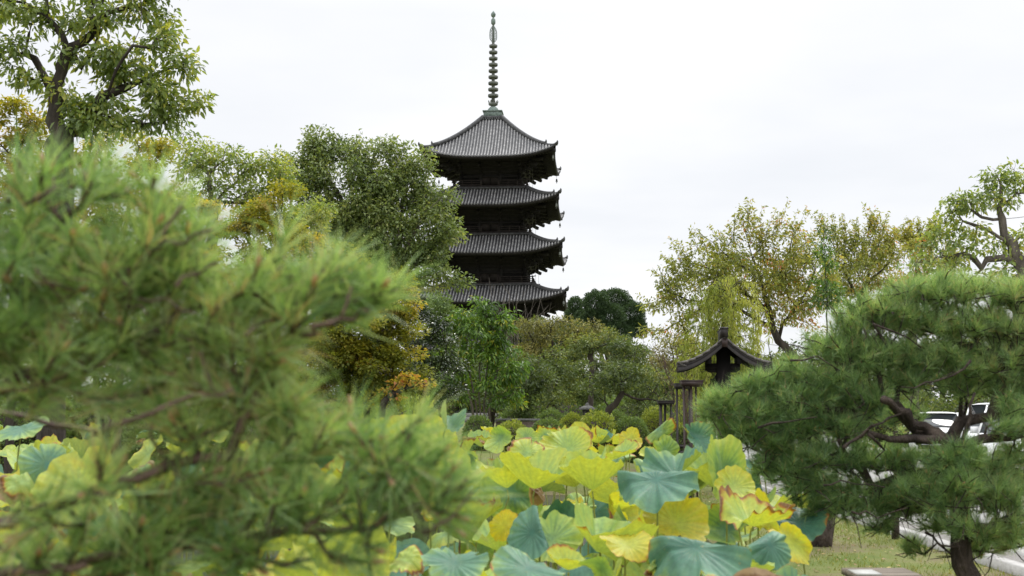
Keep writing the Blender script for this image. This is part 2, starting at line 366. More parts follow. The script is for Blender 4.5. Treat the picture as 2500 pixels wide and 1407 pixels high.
# ------------------------------------------------------------------ pagoda
def rot4(V, q):
    V = np.asarray(V, float)
    for _ in range(q): V = np.stack([-V[..., 1], V[..., 0], V[..., 2]], -1)
    return V
def build_pagoda():
    Yc = 172.0
    ax = P(1203, 1000, Yc)
    TH = math.radians(-4.2)
    pag = thing('pagoda', 'tall five-storey dark wooden pagoda with grey tiled roofs and bronze spire', 'pagoda', (ax[0], Yc, 0), TH)
    # per storey, top to bottom: eave half width, roof inner half width, eave row, roof top row
    spec = [(8.68, 1.25, 381, 289), (9.11, 4.75, 498, 461), (9.54, 5.15, 616, 574), (10.02, 5.55, 736, 697), (10.5, 6.0, None, None)]
    wall = [3.95, 4.3, 4.65, 5.0, 5.4]
    ez = []; tz = []
    for h, hi, e, tp in spec:
        if e: ez.append(zat(e, Yc - h)); tz.append(zat(tp, Yc - hi))
        else: ez.append(ez[-1] - (ez[-2] - ez[-1])); tz.append(tz[-1] - (tz[-2] - tz[-1]))
    nS = 25
    for i, (ho, hi, _, _) in enumerate(spec):
        ze, zt = ez[i], tz[i]; up = 1.25; top = i == 0
        pw = 1.28 if top else 1.15
        def S(x, t, off=0.0):
            w = hi + (ho - hi) * t
            s = np.clip(np.abs(x) / w, 0, 1)
            z = ze + (zt - ze) * (1 - t) ** pw + up * s ** 3.2 * t ** 2.2 + off
            return np.stack([x + 0 * t, -(w + .22 * s ** 5 * t), z + 0 * x], -1)
        hw = wall[i]
        deck = tz[i + 1] + 0.3 if i < 4 else 1.2
        # --- roof: tiles
        g = Geo()
        ss = np.sign(np.linspace(-1, 1, nS)) * np.abs(np.linspace(-1, 1, nS)) ** .8; ts = np.linspace(0, 1, 14)
        for q in range(4):
            W = hi + (ho - hi) * ts
            g.grid(rot4(S(ss[None] * W[:, None], np.repeat(ts[:, None], nS, 1)), q))
            pitch = 0.40
            nx = int((ho - .15) / pitch)
            for k in range(-nx, nx + 1):
                x = k * pitch
                t0 = max(0.0, (abs(x) - hi) / (ho - hi))
                if t0 > .96: continue
                tt = np.linspace(t0, 1.0, 9); p = S(np.full(9, x), tt)
                ring = [(-.115, -.02), (-.085, .085), (0, .135), (.085, .085), (.115, -.02)]
                g.grid(rot4(np.stack([p + np.array((a, 0, b)) for a, b in ring], 1), q), a=np.tile([.1, .7, 1, .7, .1], 9))  # tint rises to the rib crest as a painted highlight, partly lichen
                e = p[-1]    # round end tile
                c = [(e[0] + .12 * math.cos(a), e[1] - .02, e[2] + .03 + .11 * math.sin(a)) for a in np.arange(6) * math.pi / 3]
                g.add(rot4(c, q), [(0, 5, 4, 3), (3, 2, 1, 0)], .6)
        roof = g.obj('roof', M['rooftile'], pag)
        # --- hip ridges with upturned ends
        g = Geo()
        for q in range(4):
            tt = np.linspace(0.0, 1.0, 16)
            w = hi + (ho - hi) * tt
            p = S(-w, tt)
            g.tube(rot4(p[:13] + (0, 0, .22), q), np.linspace(.30, .27, 13), 8)
            g.tube(rot4(p[11:] + (0, 0, .13), q), np.linspace(.22, .19, 5), 8)
            for e, s in ((p[12], .95), (p[15], .85)):      # onigawara: upturned prong and plate
                dd = nrm(np.array((e[0], e[1], 0)))
                g.tube(rot4(np.array([e + (0, 0, .15), e + dd * .2 + (0, 0, .34 * s), e + dd * .3 + (0, 0, .56 * s), e + dd * .27 + (0, 0, .76 * s)]), q), [.26, .2, .12, .04], 6)
        if not top:
            for q in range(4):
                g.beam(rot4([(-hi - .1, -hi - .1, zt + .12)], q)[0], rot4([(hi + .1, -hi - .1, zt + .12)], q)[0], .5, .35)
        else:
            for q in range(4):
                g.beam(rot4([(-hi - .05, -hi - .05, zt + .1)], q)[0], rot4([(hi + .05, -hi - .05, zt + .1)], q)[0], .4, .35)
                for k in range(-4, 5):
                    g.tube(rot4([(k * .3, -hi - .35, zt - .25), (k * .3, -hi - .1, zt + .05)], q), [.13, .13], 6)
        g.obj('ridge', M['tileridge'], roof)
        # --- eave boards and two tiers of rafters
        g = Geo(); nE = 21
        se = np.linspace(-1, 1, nE)
        hm = hw + (ho - hw) * .56                         # change of slope of the soffit
        def SF(x, w, dz=0.0):                              # soffit surface at square half-width w
            s = np.clip(np.abs(x) / w, 0, 1); t = (w - hw) / (ho - hw)
            z = ze - .42 + (1.15 if t < .56 else 1.15) * (1 - t) * 1.05 + up * s ** 3.2 * t ** 2.2 + dz
            return np.stack([x + 0 * z, -(w + .2 * s ** 5 * t) + 0 * z, z], -1)
        for q in range(4):
            rows = [S(se * ho, np.ones(nE), -.03), S(se * ho, np.ones(nE), -.2), SF(se * (ho - .12), ho - .12, -.0), SF(se * (ho - .5), ho - .5, .1), SF(se * hm, hm, .12), SF(se * hw, hw, .1)]
            g.grid(rot4(np.stack(rows), q))
            nr = int(ho / .36)
            for k in range(-nr, nr + 1):
                x = k * .36
                for wa, wb, dz in ((ho - .25, max(abs(x), hm - .3), -.02), (hm, max(abs(x), hw + .4), -.10)):
                    if wa - wb < .25 or abs(x) > wa - .1: continue
                    a = SF(np.array([x]), wa, dz)[0]; bb = SF(np.array([x]), wb, dz + .05)[0]
                    g.beam(*rot4([a, bb], q), .13, .16)
            c1 = SF(np.array([-(ho - .1)]), ho - .1, -.12)[0]; c0 = SF(np.array([-hw]), hw, -.1)[0]
            g.beam(*rot4([c0, c1], q), .34, .42)           # hip rafter
            cm = SF(np.array([-hm]), hm, -.3)[0]
            g.beam(*rot4([c0 - (0, 0, .3), cm - (0, 0, .1)], q), .34, .36)
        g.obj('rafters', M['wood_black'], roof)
        # --- bells under the four corners
        for q in range(4):
            e = rot4(SF(np.array([-(ho - .35)]), ho - .35, -.3), q)[0]
            g = Geo()
            g.tube([e, e - (0, 0, .45)], [.02, .02], 4)
            g.lathe([(.0, 0), (.09, -.02), (.12, -.18), (.13, -.34), (.17, -.43), (.14, -.43), (.0, -.35)], e - (0, 0, .42), 12)
            g.tube([e - (0, 0, .76), e - (0, 0, .95)], [.015, .015], 4)
            g.box(e - (0, 0, 1.0), (.14, .02, .12))
            g.obj('wind_bell', M['bronze'], roof)
        # --- bracket sets
        g = Geo()
        zw = ze - .42 + 1.2 - .05                          # soffit height at the wall
        zb = zw - 2.15
        for k in range(4):
            w = hw + .12 + .62 * k; z = zb + .25 + .5 * k
            for q in range(4):
                g.beam(rot4([(-w - .5, -w, z)], q)[0], rot4([(w + .5, -w, z)], q)[0], .24, .27)
                for c in (-1, -.34, .34, 1):
                    x = c * hw
                    g.beam(rot4([(x, -hw + .2, z - .12)], q)[0], rot4([(x, -w - .32, z - .12)], q)[0], .26, .3)
                    g.box(rot4([(x, -w, z + .22)], q)[0], (.42, .42, .2), taper=1.25)
                    for o in (-.55, .55):
                        g.box(rot4([(x + o, -w, z + .22)], q)[0], (.34, .34, .2), taper=1.25)
                    if k < 3: g.beam(rot4([(x - .75, -w, z + .02)], q)[0], rot4([(x + .75, -w, z + .02)], q)[0], .22, .22)
        for q in range(4):                                 # slanting tail beams
            for c in (-1, -.34, .34, 1):
                x = c * hw
                for kk, (o, dz) in enumerate(((2.55, 0.0), (1.75, -.55))):
                    g.beam(*rot4([(x, -hw, zw + .1 + dz), (x, -hw - o - .5, zw - .95 + dz * .9)], q), .3, .34)
            for kk, (o, dz) in enumerate(((3.1, -.05), (2.3, -.6), (1.5, -1.1))):
                g.beam(*rot4([(-hw, -hw, zw - .1 + dz), (-hw - o, -hw - o, zw - .85 + dz * .95)], q), .34, .38)
        # inner slope added to block light in the space above the brackets
        w0, w1 = hw + .05, hw + 2.0
        for q in range(4):
            g.add(rot4([(-w0, -w0, zb + .1), (w0, -w0, zb + .1), (w1, -w1, zw - .35), (-w1, -w1, zw - .35)], q), [(0, 1, 2, 3)])
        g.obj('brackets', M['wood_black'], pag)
        # --- storey walls: posts, panels, door, tie beams
        g = Geo()
        g.box((0, 0, (deck + zw) / 2), (2 * hw - .3, 2 * hw - .3, zw - deck))
        for q in range(4):
            for c in (-1, -.34, .34, 1):
                x = c * (hw - .1)
                p = rot4([(x, -hw + .1, deck), (x, -hw + .1, zb + .3)], q); g.tube(p, [.27, .25], 10)
            for z in (deck + .15, deck + 1.45, zb + .1):
                g.beam(rot4([(-hw, -hw + .05, z)], q)[0], rot4([(hw, -hw + .05, z)], q)[0], .3, .26)
            for c in (-.67, .67):                          # slatted windows
                for k in range(-6, 7):
                    p = rot4([(c * hw + k * .15, -hw + .1, deck + .3), (c * hw + k * .15, -hw + .1, deck + 1.35)], q); g.tube(p, [.045, .045], 4)
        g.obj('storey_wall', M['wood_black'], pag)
        for q in range(4):
            g = Geo()
            for sx in (-1, 1):
                x0 = sx * .34 * hw * .5
                c = rot4([(x0, -hw + .04, deck + .95)], q)[0]
                dm = (.32 * hw, .1, 1.15) if q % 2 == 0 else (.1, .32 * hw, 1.15)
                g.box(c, dm)
            g.obj('door', M['wood_dark'], pag)
        # --- balcony over the roof below
        if i < 4:
            hb = spec[i + 1][1] + .22; g = Geo()
            for q in range(4):
                g.beam(rot4([(-hb - .15, -hb, deck - .02)], q)[0], rot4([(hb + .15, -hb, deck - .02)], q)[0], .26, .2)
                g.add(rot4([(-hb, -hb, deck), (hb, -hb, deck), (hw, -hw + .2, deck + .03), (-hw, -hw + .2, deck + .03)], q), [(0, 1, 2, 3)])
                g.beam(rot4([(-hb - .05, -hb + .2, deck - .32)], q)[0], rot4([(hb + .05, -hb + .2, deck - .32)], q)[0], .3, .28)
                for k in range(-9, 10):
                    g.beam(rot4([(k * hb / 9.3, -hb + .6, deck - .2)], q)[0], rot4([(k * hb / 9.3, -hb - .08, deck - .2)], q)[0], .14, .14)
            bal = g.obj('balcony', M['wood_dark'], pag)
            g = Geo(); hr = hb - .12
            for q in range(4):
                for z, r, ov in ((deck + .26, .055, .05), (deck + .52, .055, .25), (deck + .80, .07, .45)):
                    for xa, xb in ((-hr - ov, -1.1), (1.1, hr + ov)):
                        p = rot4([(xa, -hr, z + (.1 if xa < -hr - .3 else 0)), (xa + .5, -hr, z), (xb - .5, -hr, z), (xb, -hr, z + (.1 if xb > hr + .3 else 0))], q)
                        g.tube(p, r, 6)
                for k in range(9):
                    x = -hr + 2 * hr * k / 8
                    if abs(x) < 1.0: continue
                    p = rot4([(x, -hr, deck), (x, -hr, deck + .80)], q); g.tube(p, .07, 6)
                for x in (-1.1, 1.1):
                    p = rot4([(x, -hr, deck), (x, -hr, deck + .86)], q); g.tube(p, .085, 6)
            g.obj('railing', M['wood_dark'], bal)
    # lightning wires at the right edge of the upper balconies
    for k in range(3):
        hb = spec[k + 1][1]
        g = Geo()
        for dxx in (.35, .75):
            x = hb + dxx
            g.tube([(x, -hb * .4, tz[k + 1] + .1), (x, -hb * .4, ez[k] + .3)], .016, 4)
        g.obj('lightning_wire', M['stone'], pag)
    g = Geo(); g.box((0, 0, .35), (15.5, 15.5, .7)); g.box((0, 0, .95), (13.5, 13.5, .5))
    g.obj('stone_base', M['stone'], pag)
    # --- spire
    zY = lambda py: zat(py, Yc)
    k_ = mpp(Yc) * 1.0
    g = Geo()
    b0, b1 = zY(291), zY(275)
    g.box((0, 0, (b0 + b1) / 2), (2 * 1.22, 2 * 1.22, b1 - b0)); g.box((0, 0, b1 - .03), (2 * 1.34, 2 * 1.34, .14)); g.box((0, 0, b0 + .08), (2 * 1.3, 2 * 1.3, .12))
    sp = g.obj('spire', M['copper'], pag)
    g = Geo()
    d0, d1 = zY(275), zY(262)
    g.lathe([(.78, d0), (.77, d0 + .25), (.68, d0 + .5), (.45, d1 - .02), (.2, d1 + .03)], k=28)
    g.obj('dome', M['copper'], sp, True)
    g = Geo()
    c0, c1 = zY(260), zY(246)
    g.lathe([(.15, d1), (.3, c0), (.62, c0 + .18), (.66, c0 + .4), (.5, c0 + .42), (.2, c0 + .42)], k=28)
    for q in range(10):
        a = q * 2 * math.pi / 10
        e = np.array((math.cos(a), math.sin(a), 0)); s_ = np.array((-e[1], e[0], 0))
        p0 = e * .6 + (0, 0, c0 + .3)
        g.add([p0 - s_ * .17, p0 + s_ * .17, p0 + e * .1 + s_ * .14 + (0, 0, .3), p0 + e * .17 + (0, 0, c1 - c0 - .3), p0 + e * .1 - s_ * .14 + (0, 0, .3)], [(0, 1, 2), (0, 2, 4), (2, 3, 4)])
    g.obj('lotus_cup', M['bronze'], sp)
    g = Geo()
    g.tube([(0, 0, zY(262)), (0, 0, zY(180)), (0, 0, zY(108)), (0, 0, zY(60))], [.24, .22, .19, .13], 14)
    g.obj('shaft', M['bronze'], sp, True)
    for q in range(9):
        py = 234.6 + (113.4 - 234.6) * q / 8
        R = (13.1 + (10.3 - 13.1) * q / 8) * k_
        z = zY(py); h = .36 - .03 * q / 8
        g = Geo()
        g.lathe([(R * .82, z - h * .5), (R * .93, z - h * .5), (R, z - h * .2), (R, z + h * .42), (R * .96, z + h * .5), (R * .82, z + h * .5), (R * .82, z - h * .5)], k=32)
        for a in range(6):
            th = a * math.pi / 3
            g.beam((0, 0, z), (R * .84 * math.cos(th), R * .84 * math.sin(th), z), .12, h * .7)
        g.lathe([(.2, z - h * .6), (.3, z - h * .4), (.3, z + h * .4), (.2, z + h * .6)], k=14)
        g.obj('ring', M['bronze'], sp)
    for q in range(4):                                     # openwork flame fins
        g = Geo(); a = q * math.pi / 2 + .35
        e = np.array((math.cos(a), math.sin(a), 0)); f0, f1 = zY(104), zY(64)
        zz = np.linspace(f0, f1, 14); pr = .78 * np.array([.12, .35, .52, .6, .62, .62, .62, .62, .6, .56, .5, .4, .25, .12])
        g.tube(np.stack([e * r + (0, 0, z) for r, z in zip(pr, zz)]), .045, 5)
        for k in range(1, 13):
            g.tube([e * .1 + (0, 0, zz[k] - .05), e * pr[k] * .6 + (0, 0, zz[k] + .1), e * (pr[k] + .06) + (0, 0, zz[k] + .02)], [.04, .03, .05], 4)
            if k % 2: g.tube([e * (pr[k] * .5) + (0, 0, zz[k] - .12), e * (pr[k] * .75) + (0, 0, zz[k] + .18)], .03, 4)
        g.obj('flame_fin', M['copper'], sp)
    g = Geo()
    z2, z1 = zY(53), zY(36)
    g.lathe([(.12, z2 - .5), (.2, z2 - .42), (.3, z2 - .3), (.3, z2 + .25), (.2, z2 + .38), (.11, z2 + .5), (.11, z1 - .42)], k=18)
    g.lathe([(.11, z1 - .42), (.27, z1 - .28), (.34, z1 - .05), (.29, z1 + .16), (.14, z1 + .36), (.05, z1 + .52), (.015, zY(28))], k=18)
    g.obj('jewel', M['copper'], sp, True)
build_pagoda()
# ------------------------------------------------------------------ growing plants
def smooth_line(pts, step, rng, wig):
    pts = np.asarray(pts, float); out = []
    pp = np.vstack([2 * pts[0] - pts[1], pts, 2 * pts[-1] - pts[-2]])
    for i in range(1, len(pp) - 2):
        L = np.linalg.norm(pp[i + 1] - pp[i]); k = max(1, int(round(L / step)))
        t = (np.arange(k) / k)[:, None]
        a, b, c, d = pp[i - 1:i + 3]
        out.append(.5 * ((2 * b) + (c - a) * t + (2 * a - 5 * b + 4 * c - d) * t ** 2 + (3 * b - a - 3 * c + d) * t ** 3))
    out = np.vstack(out + [pts[-1:]])
    out[1:-1] += rng.normal(0, wig * step, (len(out) - 2, 3))
    return out
def grow(lines, tips, rng, bf=.4, seg=.4, wig=.12, up=.1, roots=1):
    """skeleton: given limbs, then every tip joined to the cheapest node. returns nodes, parents, node of each tip"""
    cap = 4000 + len(tips) * 14
    A = np.zeros((cap, 3)); par = np.full(cap, -1); pl = np.zeros(cap); n = 0
    for li, line in enumerate(lines):
        q = smooth_line(line, seg, rng, wig * .5); prev = -1
        if li >= roots:
            prev = int(np.argmin(np.linalg.norm(A[:n] - q[0], axis=1))); q = q[1:]
        for p in q:
            A[n] = p; par[n] = prev; pl[n] = 0 if prev < 0 else pl[prev] + np.linalg.norm(p - A[prev]); prev = n; n += 1
    nt_ = n
    d0 = np.array([np.min(np.linalg.norm(A[:nt_] - c, axis=1)) for c in tips]) if len(tips) else []
    tn = np.zeros(len(tips), int)
    for i in np.argsort(d0):
        c = tips[i]
        d = np.linalg.norm(A[:n] - c, axis=1); j = int(np.argmin(d + bf * pl[:n] + .3 * np.maximum(0, A[:n, 2] - c[2])))
        p = A[j]; L = d[j]; k = min(12, max(1, int(L / seg + .5)))
        w = rng.normal(0, wig, 3) * L; w[2] += up * L * rng.uniform(-.3, 1)
        prev = j
        for q in range(1, k + 1):
            t = q / k
            pt = p + (c - p) * t + w * math.sin(math.pi * t) * .6 + (rng.normal(0, wig * .35, 3) * seg if q < k else 0)
            A[n] = pt; par[n] = prev; pl[n] = pl[prev] + np.linalg.norm(pt - A[prev]); prev = n; n += 1
        tn[i] = prev
    return A[:n].copy(), par[:n].copy(), tn
def limb_mesh(g, A, par, tn, r_base, r_tip, rng, minr=0.0, jit=.06):
    n = len(A); cnt = np.zeros(n); cnt[tn] += 1
    for i in range(n - 1, -1, -1):
        if par[i] >= 0: cnt[par[i]] += cnt[i]
    cnt = np.maximum(cnt, 1)
    e = math.log(r_base / r_tip) / math.log(max(2.0, cnt.max()))
    R = r_tip * cnt ** e
    kids = [[] for _ in range(n)]
    for i in range(n):
        if par[i] >= 0: kids[par[i]].append(i)
    stack = [i for i in range(n) if par[i] < 0]
    while stack:
        s = stack.pop(); ch = [s]
        while kids[ch[-1]]:
            ks = sorted(kids[ch[-1]], key=lambda c: -cnt[c]); stack += ks[1:]; ch.append(ks[0])
        pts = A[ch]; rr = R[ch]
        if par[s] >= 0: pts = np.vstack([A[par[s]], pts]); rr = np.r_[min(rr[0], R[par[s]] * .9), rr]
        if len(pts) < 2 or rr.max() < minr: continue
        k = 10 if rr.max() > .1 else 6 if rr.max() > .03 else 4 if rr.max() > .012 else 3
        g.tube(pts, rr, k, cap=rr.max() > .02, jit=jit if k > 4 else 0, rng=rng)
    return R
def in_blobs(blobs, n_of, Y, rng, shell=.35, depth=1.0):
    """points in ellipsoids written as photo ellipses (x, y, rx, ry[, dY]) at distance Y"""
    out = []
    for b in blobs:
        px, py, rx, ry = b[:4]; dY = b[4] if len(b) > 4 else 0
        Yb = Y + dY; s = mpp(Yb); c = P(px, py, Yb)
        n = n_of(rx * s, ry * s)
        d = nrm(rng.normal(size=(n, 3))); r = (shell + (1 - shell) * rng.random(n)) ** .6
        out.append(c + d * r[:, None] * np.array((rx * s, (rx + ry) * .5 * s * depth, ry * s)))
    return np.vstack(out)
def leaves(g, pos, out, L, W, tint, rng, droop=.3, up=.6, rnd=.8, fold=.22, fine=False):
    n = len(pos)
    a = nrm(out * .8 + rng.normal(0, rnd * .6, (n, 3)) + np.array((0, 0, -droop)))
    nn = rng.normal(0, rnd * .55, (n, 3)) + np.array((0, 0, up))
    nn = nrm(nn - a * (nn * a).sum(1, keepdims=True)); s = np.cross(a, nn)
    sz = rng.uniform(.5, 1.35, (n, 1)); l = L * sz; w = W * sz
    b = pos; t = pos + a * l - nn * l * .08
    if fine:
        m1 = pos + a * l * .3; m2 = pos + a * l * .68 - nn * l * .02
        V = np.stack([b, m1 + s * w * .5 + nn * w * fold, m2 + s * w * .38 + nn * w * fold * .7, t, m2 - s * w * .38 + nn * w * fold * .7, m1 - s * w * .5 + nn * w * fold, m1, m2], 1)
        o = np.arange(n)[:, None] * 8
        g.add(V.reshape(-1, 3), np.vstack([o + (6, 1, 2, 7), o + (6, 7, 4, 5)]), np.repeat(tint, 8))
        F = np.vstack([o + (0, 1, 6), o + (0, 6, 5), o + (7, 2, 3), o + (7, 3, 4)])
        g.F[3].append(F + (g.n - 8 * n))
    else:
        r = pos + a * l * .42 + s * w * .5 + nn * w * fold; q = pos + a * l * .42 - s * w * .5 + nn * w * fold
        V = np.stack([b, r, t, q], 1); o = np.arange(n)[:, None] * 4
        g.add(V.reshape(-1, 3), np.vstack([o + (0, 1, 2), o + (0, 2, 3)]), np.repeat(tint, 4))

def wave(p, k, ph):       # slow smooth variation through a crown
    return (np.sin(p[:, 0] * k + ph) + np.sin(p[:, 1] * k * 1.3 + 2 * ph) + np.sin(p[:, 2] * k * 1.7 + 3 * ph)) / 3

DENS, TIPF = 1.7, 3.0
def tree(name, label, cat, Y, trunks, blobs, leaf, r_base, seed, bark='bark_dark', clump=.5, cr=None, L=.1, W=.045, dens=2.2, r_tip=.008,
         droop=.3, up=.6, rnd=.8, bf=.4, shell=.35, fine=False, flat=.65, group=None, roots=1, tone=(.45, .2), clumpvar=.18, autumn=None,
         seg=None, twig=True, wig=.14, upc=.1, depth=1.0, foliage=True, spray=0, spray_len=.7, twigs_per=4):
    rg = np.random.default_rng(seed)
    lines = []
    for ti, tr_ in enumerate(trunks):
        q = [P(p[0], p[1], Y + (p[2] if len(p) > 2 else 0)) for p in tr_]
        if ti < roots:
            b = q[0].copy(); b[2] = ground_z(b[0], b[1]) - .15
            if b[2] < q[0][2] - .3: q = [b] + q
            else: q[0] = b
        lines.append(q)
    ca = math.pi * clump ** 2
    tips = in_blobs(blobs, lambda a, b: max(3, int(math.pi * a * b * TIPF / ca)), Y, rg, shell, depth)
    gz = ground_z(tips[:, 0], tips[:, 1]); tips = tips[tips[:, 2] > gz + .25]
    sg = seg or max(.22, clump * .8)
    A, par, tn = grow(lines, tips, rg, bf, sg, wig, upc, roots)
    root = np.array(lines[0][0]); loc = (root[0], root[1], float(ground_z(root[0], root[1])))
    t = thing(name, label, cat, loc, 0, group)
    off = np.array(loc)
    gt = Geo(); limb_mesh(gt, A - off, par, tn, r_base, r_tip, rg)
    area = sum(math.pi * b[2] * b[3] * mpp(Y) ** 2 for b in blobs)
    n = int(DENS * dens * area / (L * W * .5)); per = max(3, n // len(tips))
    cid = np.repeat(np.arange(len(tips)), per)
    cr_ = cr or clump * .62
    o = rg.normal(0, 1, (len(cid), 3)); o = nrm(o) * (rg.random((len(cid), 1)) ** .5) * cr_ * 1.75
    o[:, 2] *= flat
    pos = tips[cid] + o
    td = nrm(A[tn] - A[np.maximum(par[tn], 0)])
    out = nrm(o + .35 * td[cid] * cr_)
    keep = pos[:, 2] > ground_z(pos[:, 0], pos[:, 1]) + .08
    pos, out, cid = pos[keep], out[keep], cid[keep]
    ct = rg.normal(0, clumpvar, len(tips))
    tint = tone[0] + ct[cid] + rg.normal(0, tone[1], len(pos))
    if autumn: tint = tint + autumn(pos, rg)
    tint = np.clip(tint, 0, 1)
    g = Geo(); leaves(g, pos - off, out, L, W, tint, rg, droop, up, rnd, fine=fine)
    if spray:                                          # slender shoots standing out of the crown
        ctr = tips.mean(0); w_ = np.clip(tips[:, 2] - ctr[2] + .3 * np.abs(tips[:, 0] - ctr[0]), .01, None)
        for i in rg.choice(len(tips), spray, p=w_ / w_.sum()):
            d = nrm(nrm(tips[i] - ctr) * .6 + np.array((0, 0, .75)) + rg.normal(0, .22, 3)); l = spray_len * rg.uniform(.5, 1.3)
            q = np.array([tips[i] - off + d * l * f + rg.normal(0, .02, 3) * l - np.array((0, 0, .12)) * l * f * f for f in np.linspace(0, 1, 6)])
            gt.tube(q, np.linspace(r_tip * 1.1, r_tip * .3, 6), 3, cap=False)
            k = int(l / (L * .30)); f = rg.uniform(.15, 1, k); pp = np.stack([np.interp(f * 5, np.arange(6), q[:, c]) for c in range(3)], -1)
            pp += rg.normal(0, L * .25, pp.shape)
            leaves(g, pp, nrm(d + rg.normal(0, .7, (k, 3))), L, W, np.clip(tone[0] + .1 + rg.normal(0, .2, k) + (autumn(pp + off, rg) if autumn else 0), 0, 1), rg, droop, up, rnd)
    g.obj('foliage', leaf, t)
    if twig:
        for i in range(len(tips)):
            for j in range(twigs_per):
                e = nrm(rg.normal(0, 1, 3) + td[i]) * cr_ * rg.uniform(.7, 1.3); e[2] *= flat + .1
                p = tips[i] - off
                gt.tube([p, p + e * .55 + rg.normal(0, .1, 3) * cr_, p + e], [r_tip * .8, r_tip * .6, r_tip * .35], 3, cap=False)
    gt.obj('trunk', M[bark], t, True)
    return t

LF = {}
LF['broad'] = leaf_mat('broad_leaf', [(0, (0.08, 0.125, 0.035)), (.45, (0.165, 0.23, 0.06)), (.8, (0.26, 0.32, 0.085)), (1, (0.42, 0.42, 0.09))], .42, .36, .55)
LF['broad_far'] = leaf_mat('broad_leaf_far', [(0, (0.075, 0.115, 0.042)), (.45, (0.15, 0.205, 0.068)), (.8, (0.245, 0.30, 0.105)), (1, (0.35, 0.37, 0.14))], .36, .40, .5)
LF['bright'] = leaf_mat('bright_leaf', [(0, (0.035, 0.075, 0.016)), (.5, (0.10, 0.20, 0.028)), (.85, (0.185, 0.29, 0.04)), (1, (0.32, 0.32, 0.03))], .33, .38, .5)
LF['maple'] = leaf_mat('maple_leaf', [(0, (0.11, 0.135, 0.024)), (.35, (0.20, 0.22, 0.032)), (.65, (0.32, 0.295, 0.04)), (.85, (0.45, 0.33, 0.045)), (1, (0.40, 0.17, 0.06))], .42, .5, .3)
LF['camellia'] = leaf_mat('camellia_leaf', [(0, (0.022, 0.04, 0.015)), (.6, (0.05, 0.08, 0.028)), (1, (0.10, 0.13, 0.04))], .12, .24, .7)
LF['thicket'] = leaf_mat('thicket_leaf', [(0, (0.045, 0.072, 0.024)), (.5, (0.09, 0.13, 0.036)), (.85, (0.15, 0.19, 0.048)), (1, (0.24, 0.25, 0.06))], .32, .5, .4)
LF['cherry'] = leaf_mat('cherry_leaf', [(0, (0.12, 0.15, 0.035)), (.4, (0.235, 0.265, 0.06)), (.7, (0.34, 0.335, 0.085)), (.9, (0.44, 0.29, 0.08)), (1, (0.5, 0.2, 0.08))], .44, .45, .35)
LF['olive'] = leaf_mat('olive_leaf', [(0, (0.095, 0.101, 0.038)), (.5, (0.176, 0.182, 0.057)), (1, (0.297, 0.270, 0.095))], .32, .5, .3)
LF['willow'] = leaf_mat('willow_leaf', [(0, (0.15, 0.20, 0.038)), (.5, (0.26, 0.31, 0.065)), (1, (0.40, 0.41, 0.10))], .42, .45, .35)
LF['topiary'] = leaf_mat('topiary_leaf', [(0, (0.025, 0.048, 0.02)), (.5, (0.045, 0.085, 0.03)), (1, (0.085, 0.13, 0.045))], .2, .5, .35)
LF['azalea'] = leaf_mat('azalea_leaf', [(0, (0.06, 0.095, 0.03)), (.5, (0.115, 0.18, 0.05)), (1, (0.21, 0.28, 0.08))], .28, .5, .35)
LF['azalea_light'] = leaf_mat('azalea_light_leaf', [(0, (0.12, 0.16, 0.028)), (.5, (0.21, 0.265, 0.045)), (1, (0.34, 0.36, 0.07))], .32, .5, .35)

# ---- far: dark clipped evergreens right of the pagoda
def topiary(label, Y, lobes, trunkx, seed, L=.13):
    rg = np.random.default_rng(seed)
    s = mpp(Y)
    base = P(trunkx, 1000, Y); base[2] = 0
    t = thing('evergreen_tree', label, 'tree', base, 0)
    g = Geo(); gt = Geo(); gt.tube(np.array([(0, 0, -.2), (.1, 0, 3), (0, .1, 5)]), [.4, .34, .26], 9)
    for px, py, rx, ry in lobes:
        c = P(px, py, Y + rg.uniform(-1.5, 1.5)) - base
        R = np.array((rx * s, (rx + ry) * .5 * s, ry * s))
        gt.tube([(0, 0.1, 3.2), c * (.45, .45, .75), c], [.22, .16, .08], 6)
        n = int(9 * R[0] * R[2] * 4 / (L * L * .5 * .5))
        d = nrm(rg.normal(size=(n, 3)))
        bump = 1 + .10 * np.sin(d[:, 0] * 9 + rx) * np.sin(d[:, 2] * 8 + ry) + .06 * np.sin(d[:, 1] * 15)
        pos = c + d * R * (bump * rg.uniform(.62, 1.03, n))[:, None]
        tint = np.clip(.42 + .25 * d[:, 2] * 0 + rg.normal(0, .22, n), 0, 1)
        leaves(g, pos, d, L, L * .5, tint, rg, .0, .3, .9)
    gt.obj('trunk', M['bark_dark'], t, True); g.obj('foliage', LF['topiary'], t)
topiary('large dark evergreen clipped into rounded lobes against the sky right of the pagoda', 108,
        [(1455, 742, 34, 32), (1500, 735, 42, 30), (1540, 770, 36, 36), (1490, 775, 38, 34), (1450, 785, 34, 30), (1553, 800, 26, 24), (1510, 810, 36, 20), (1425, 800, 24, 26)], 1500, 11)
topiary('small dark evergreen tucked under the lowest visible pagoda eave', 116, [(1405, 745, 18, 20), (1398, 775, 22, 22), (1418, 775, 18, 22), (1385, 800, 22, 20)], 1402, 12)

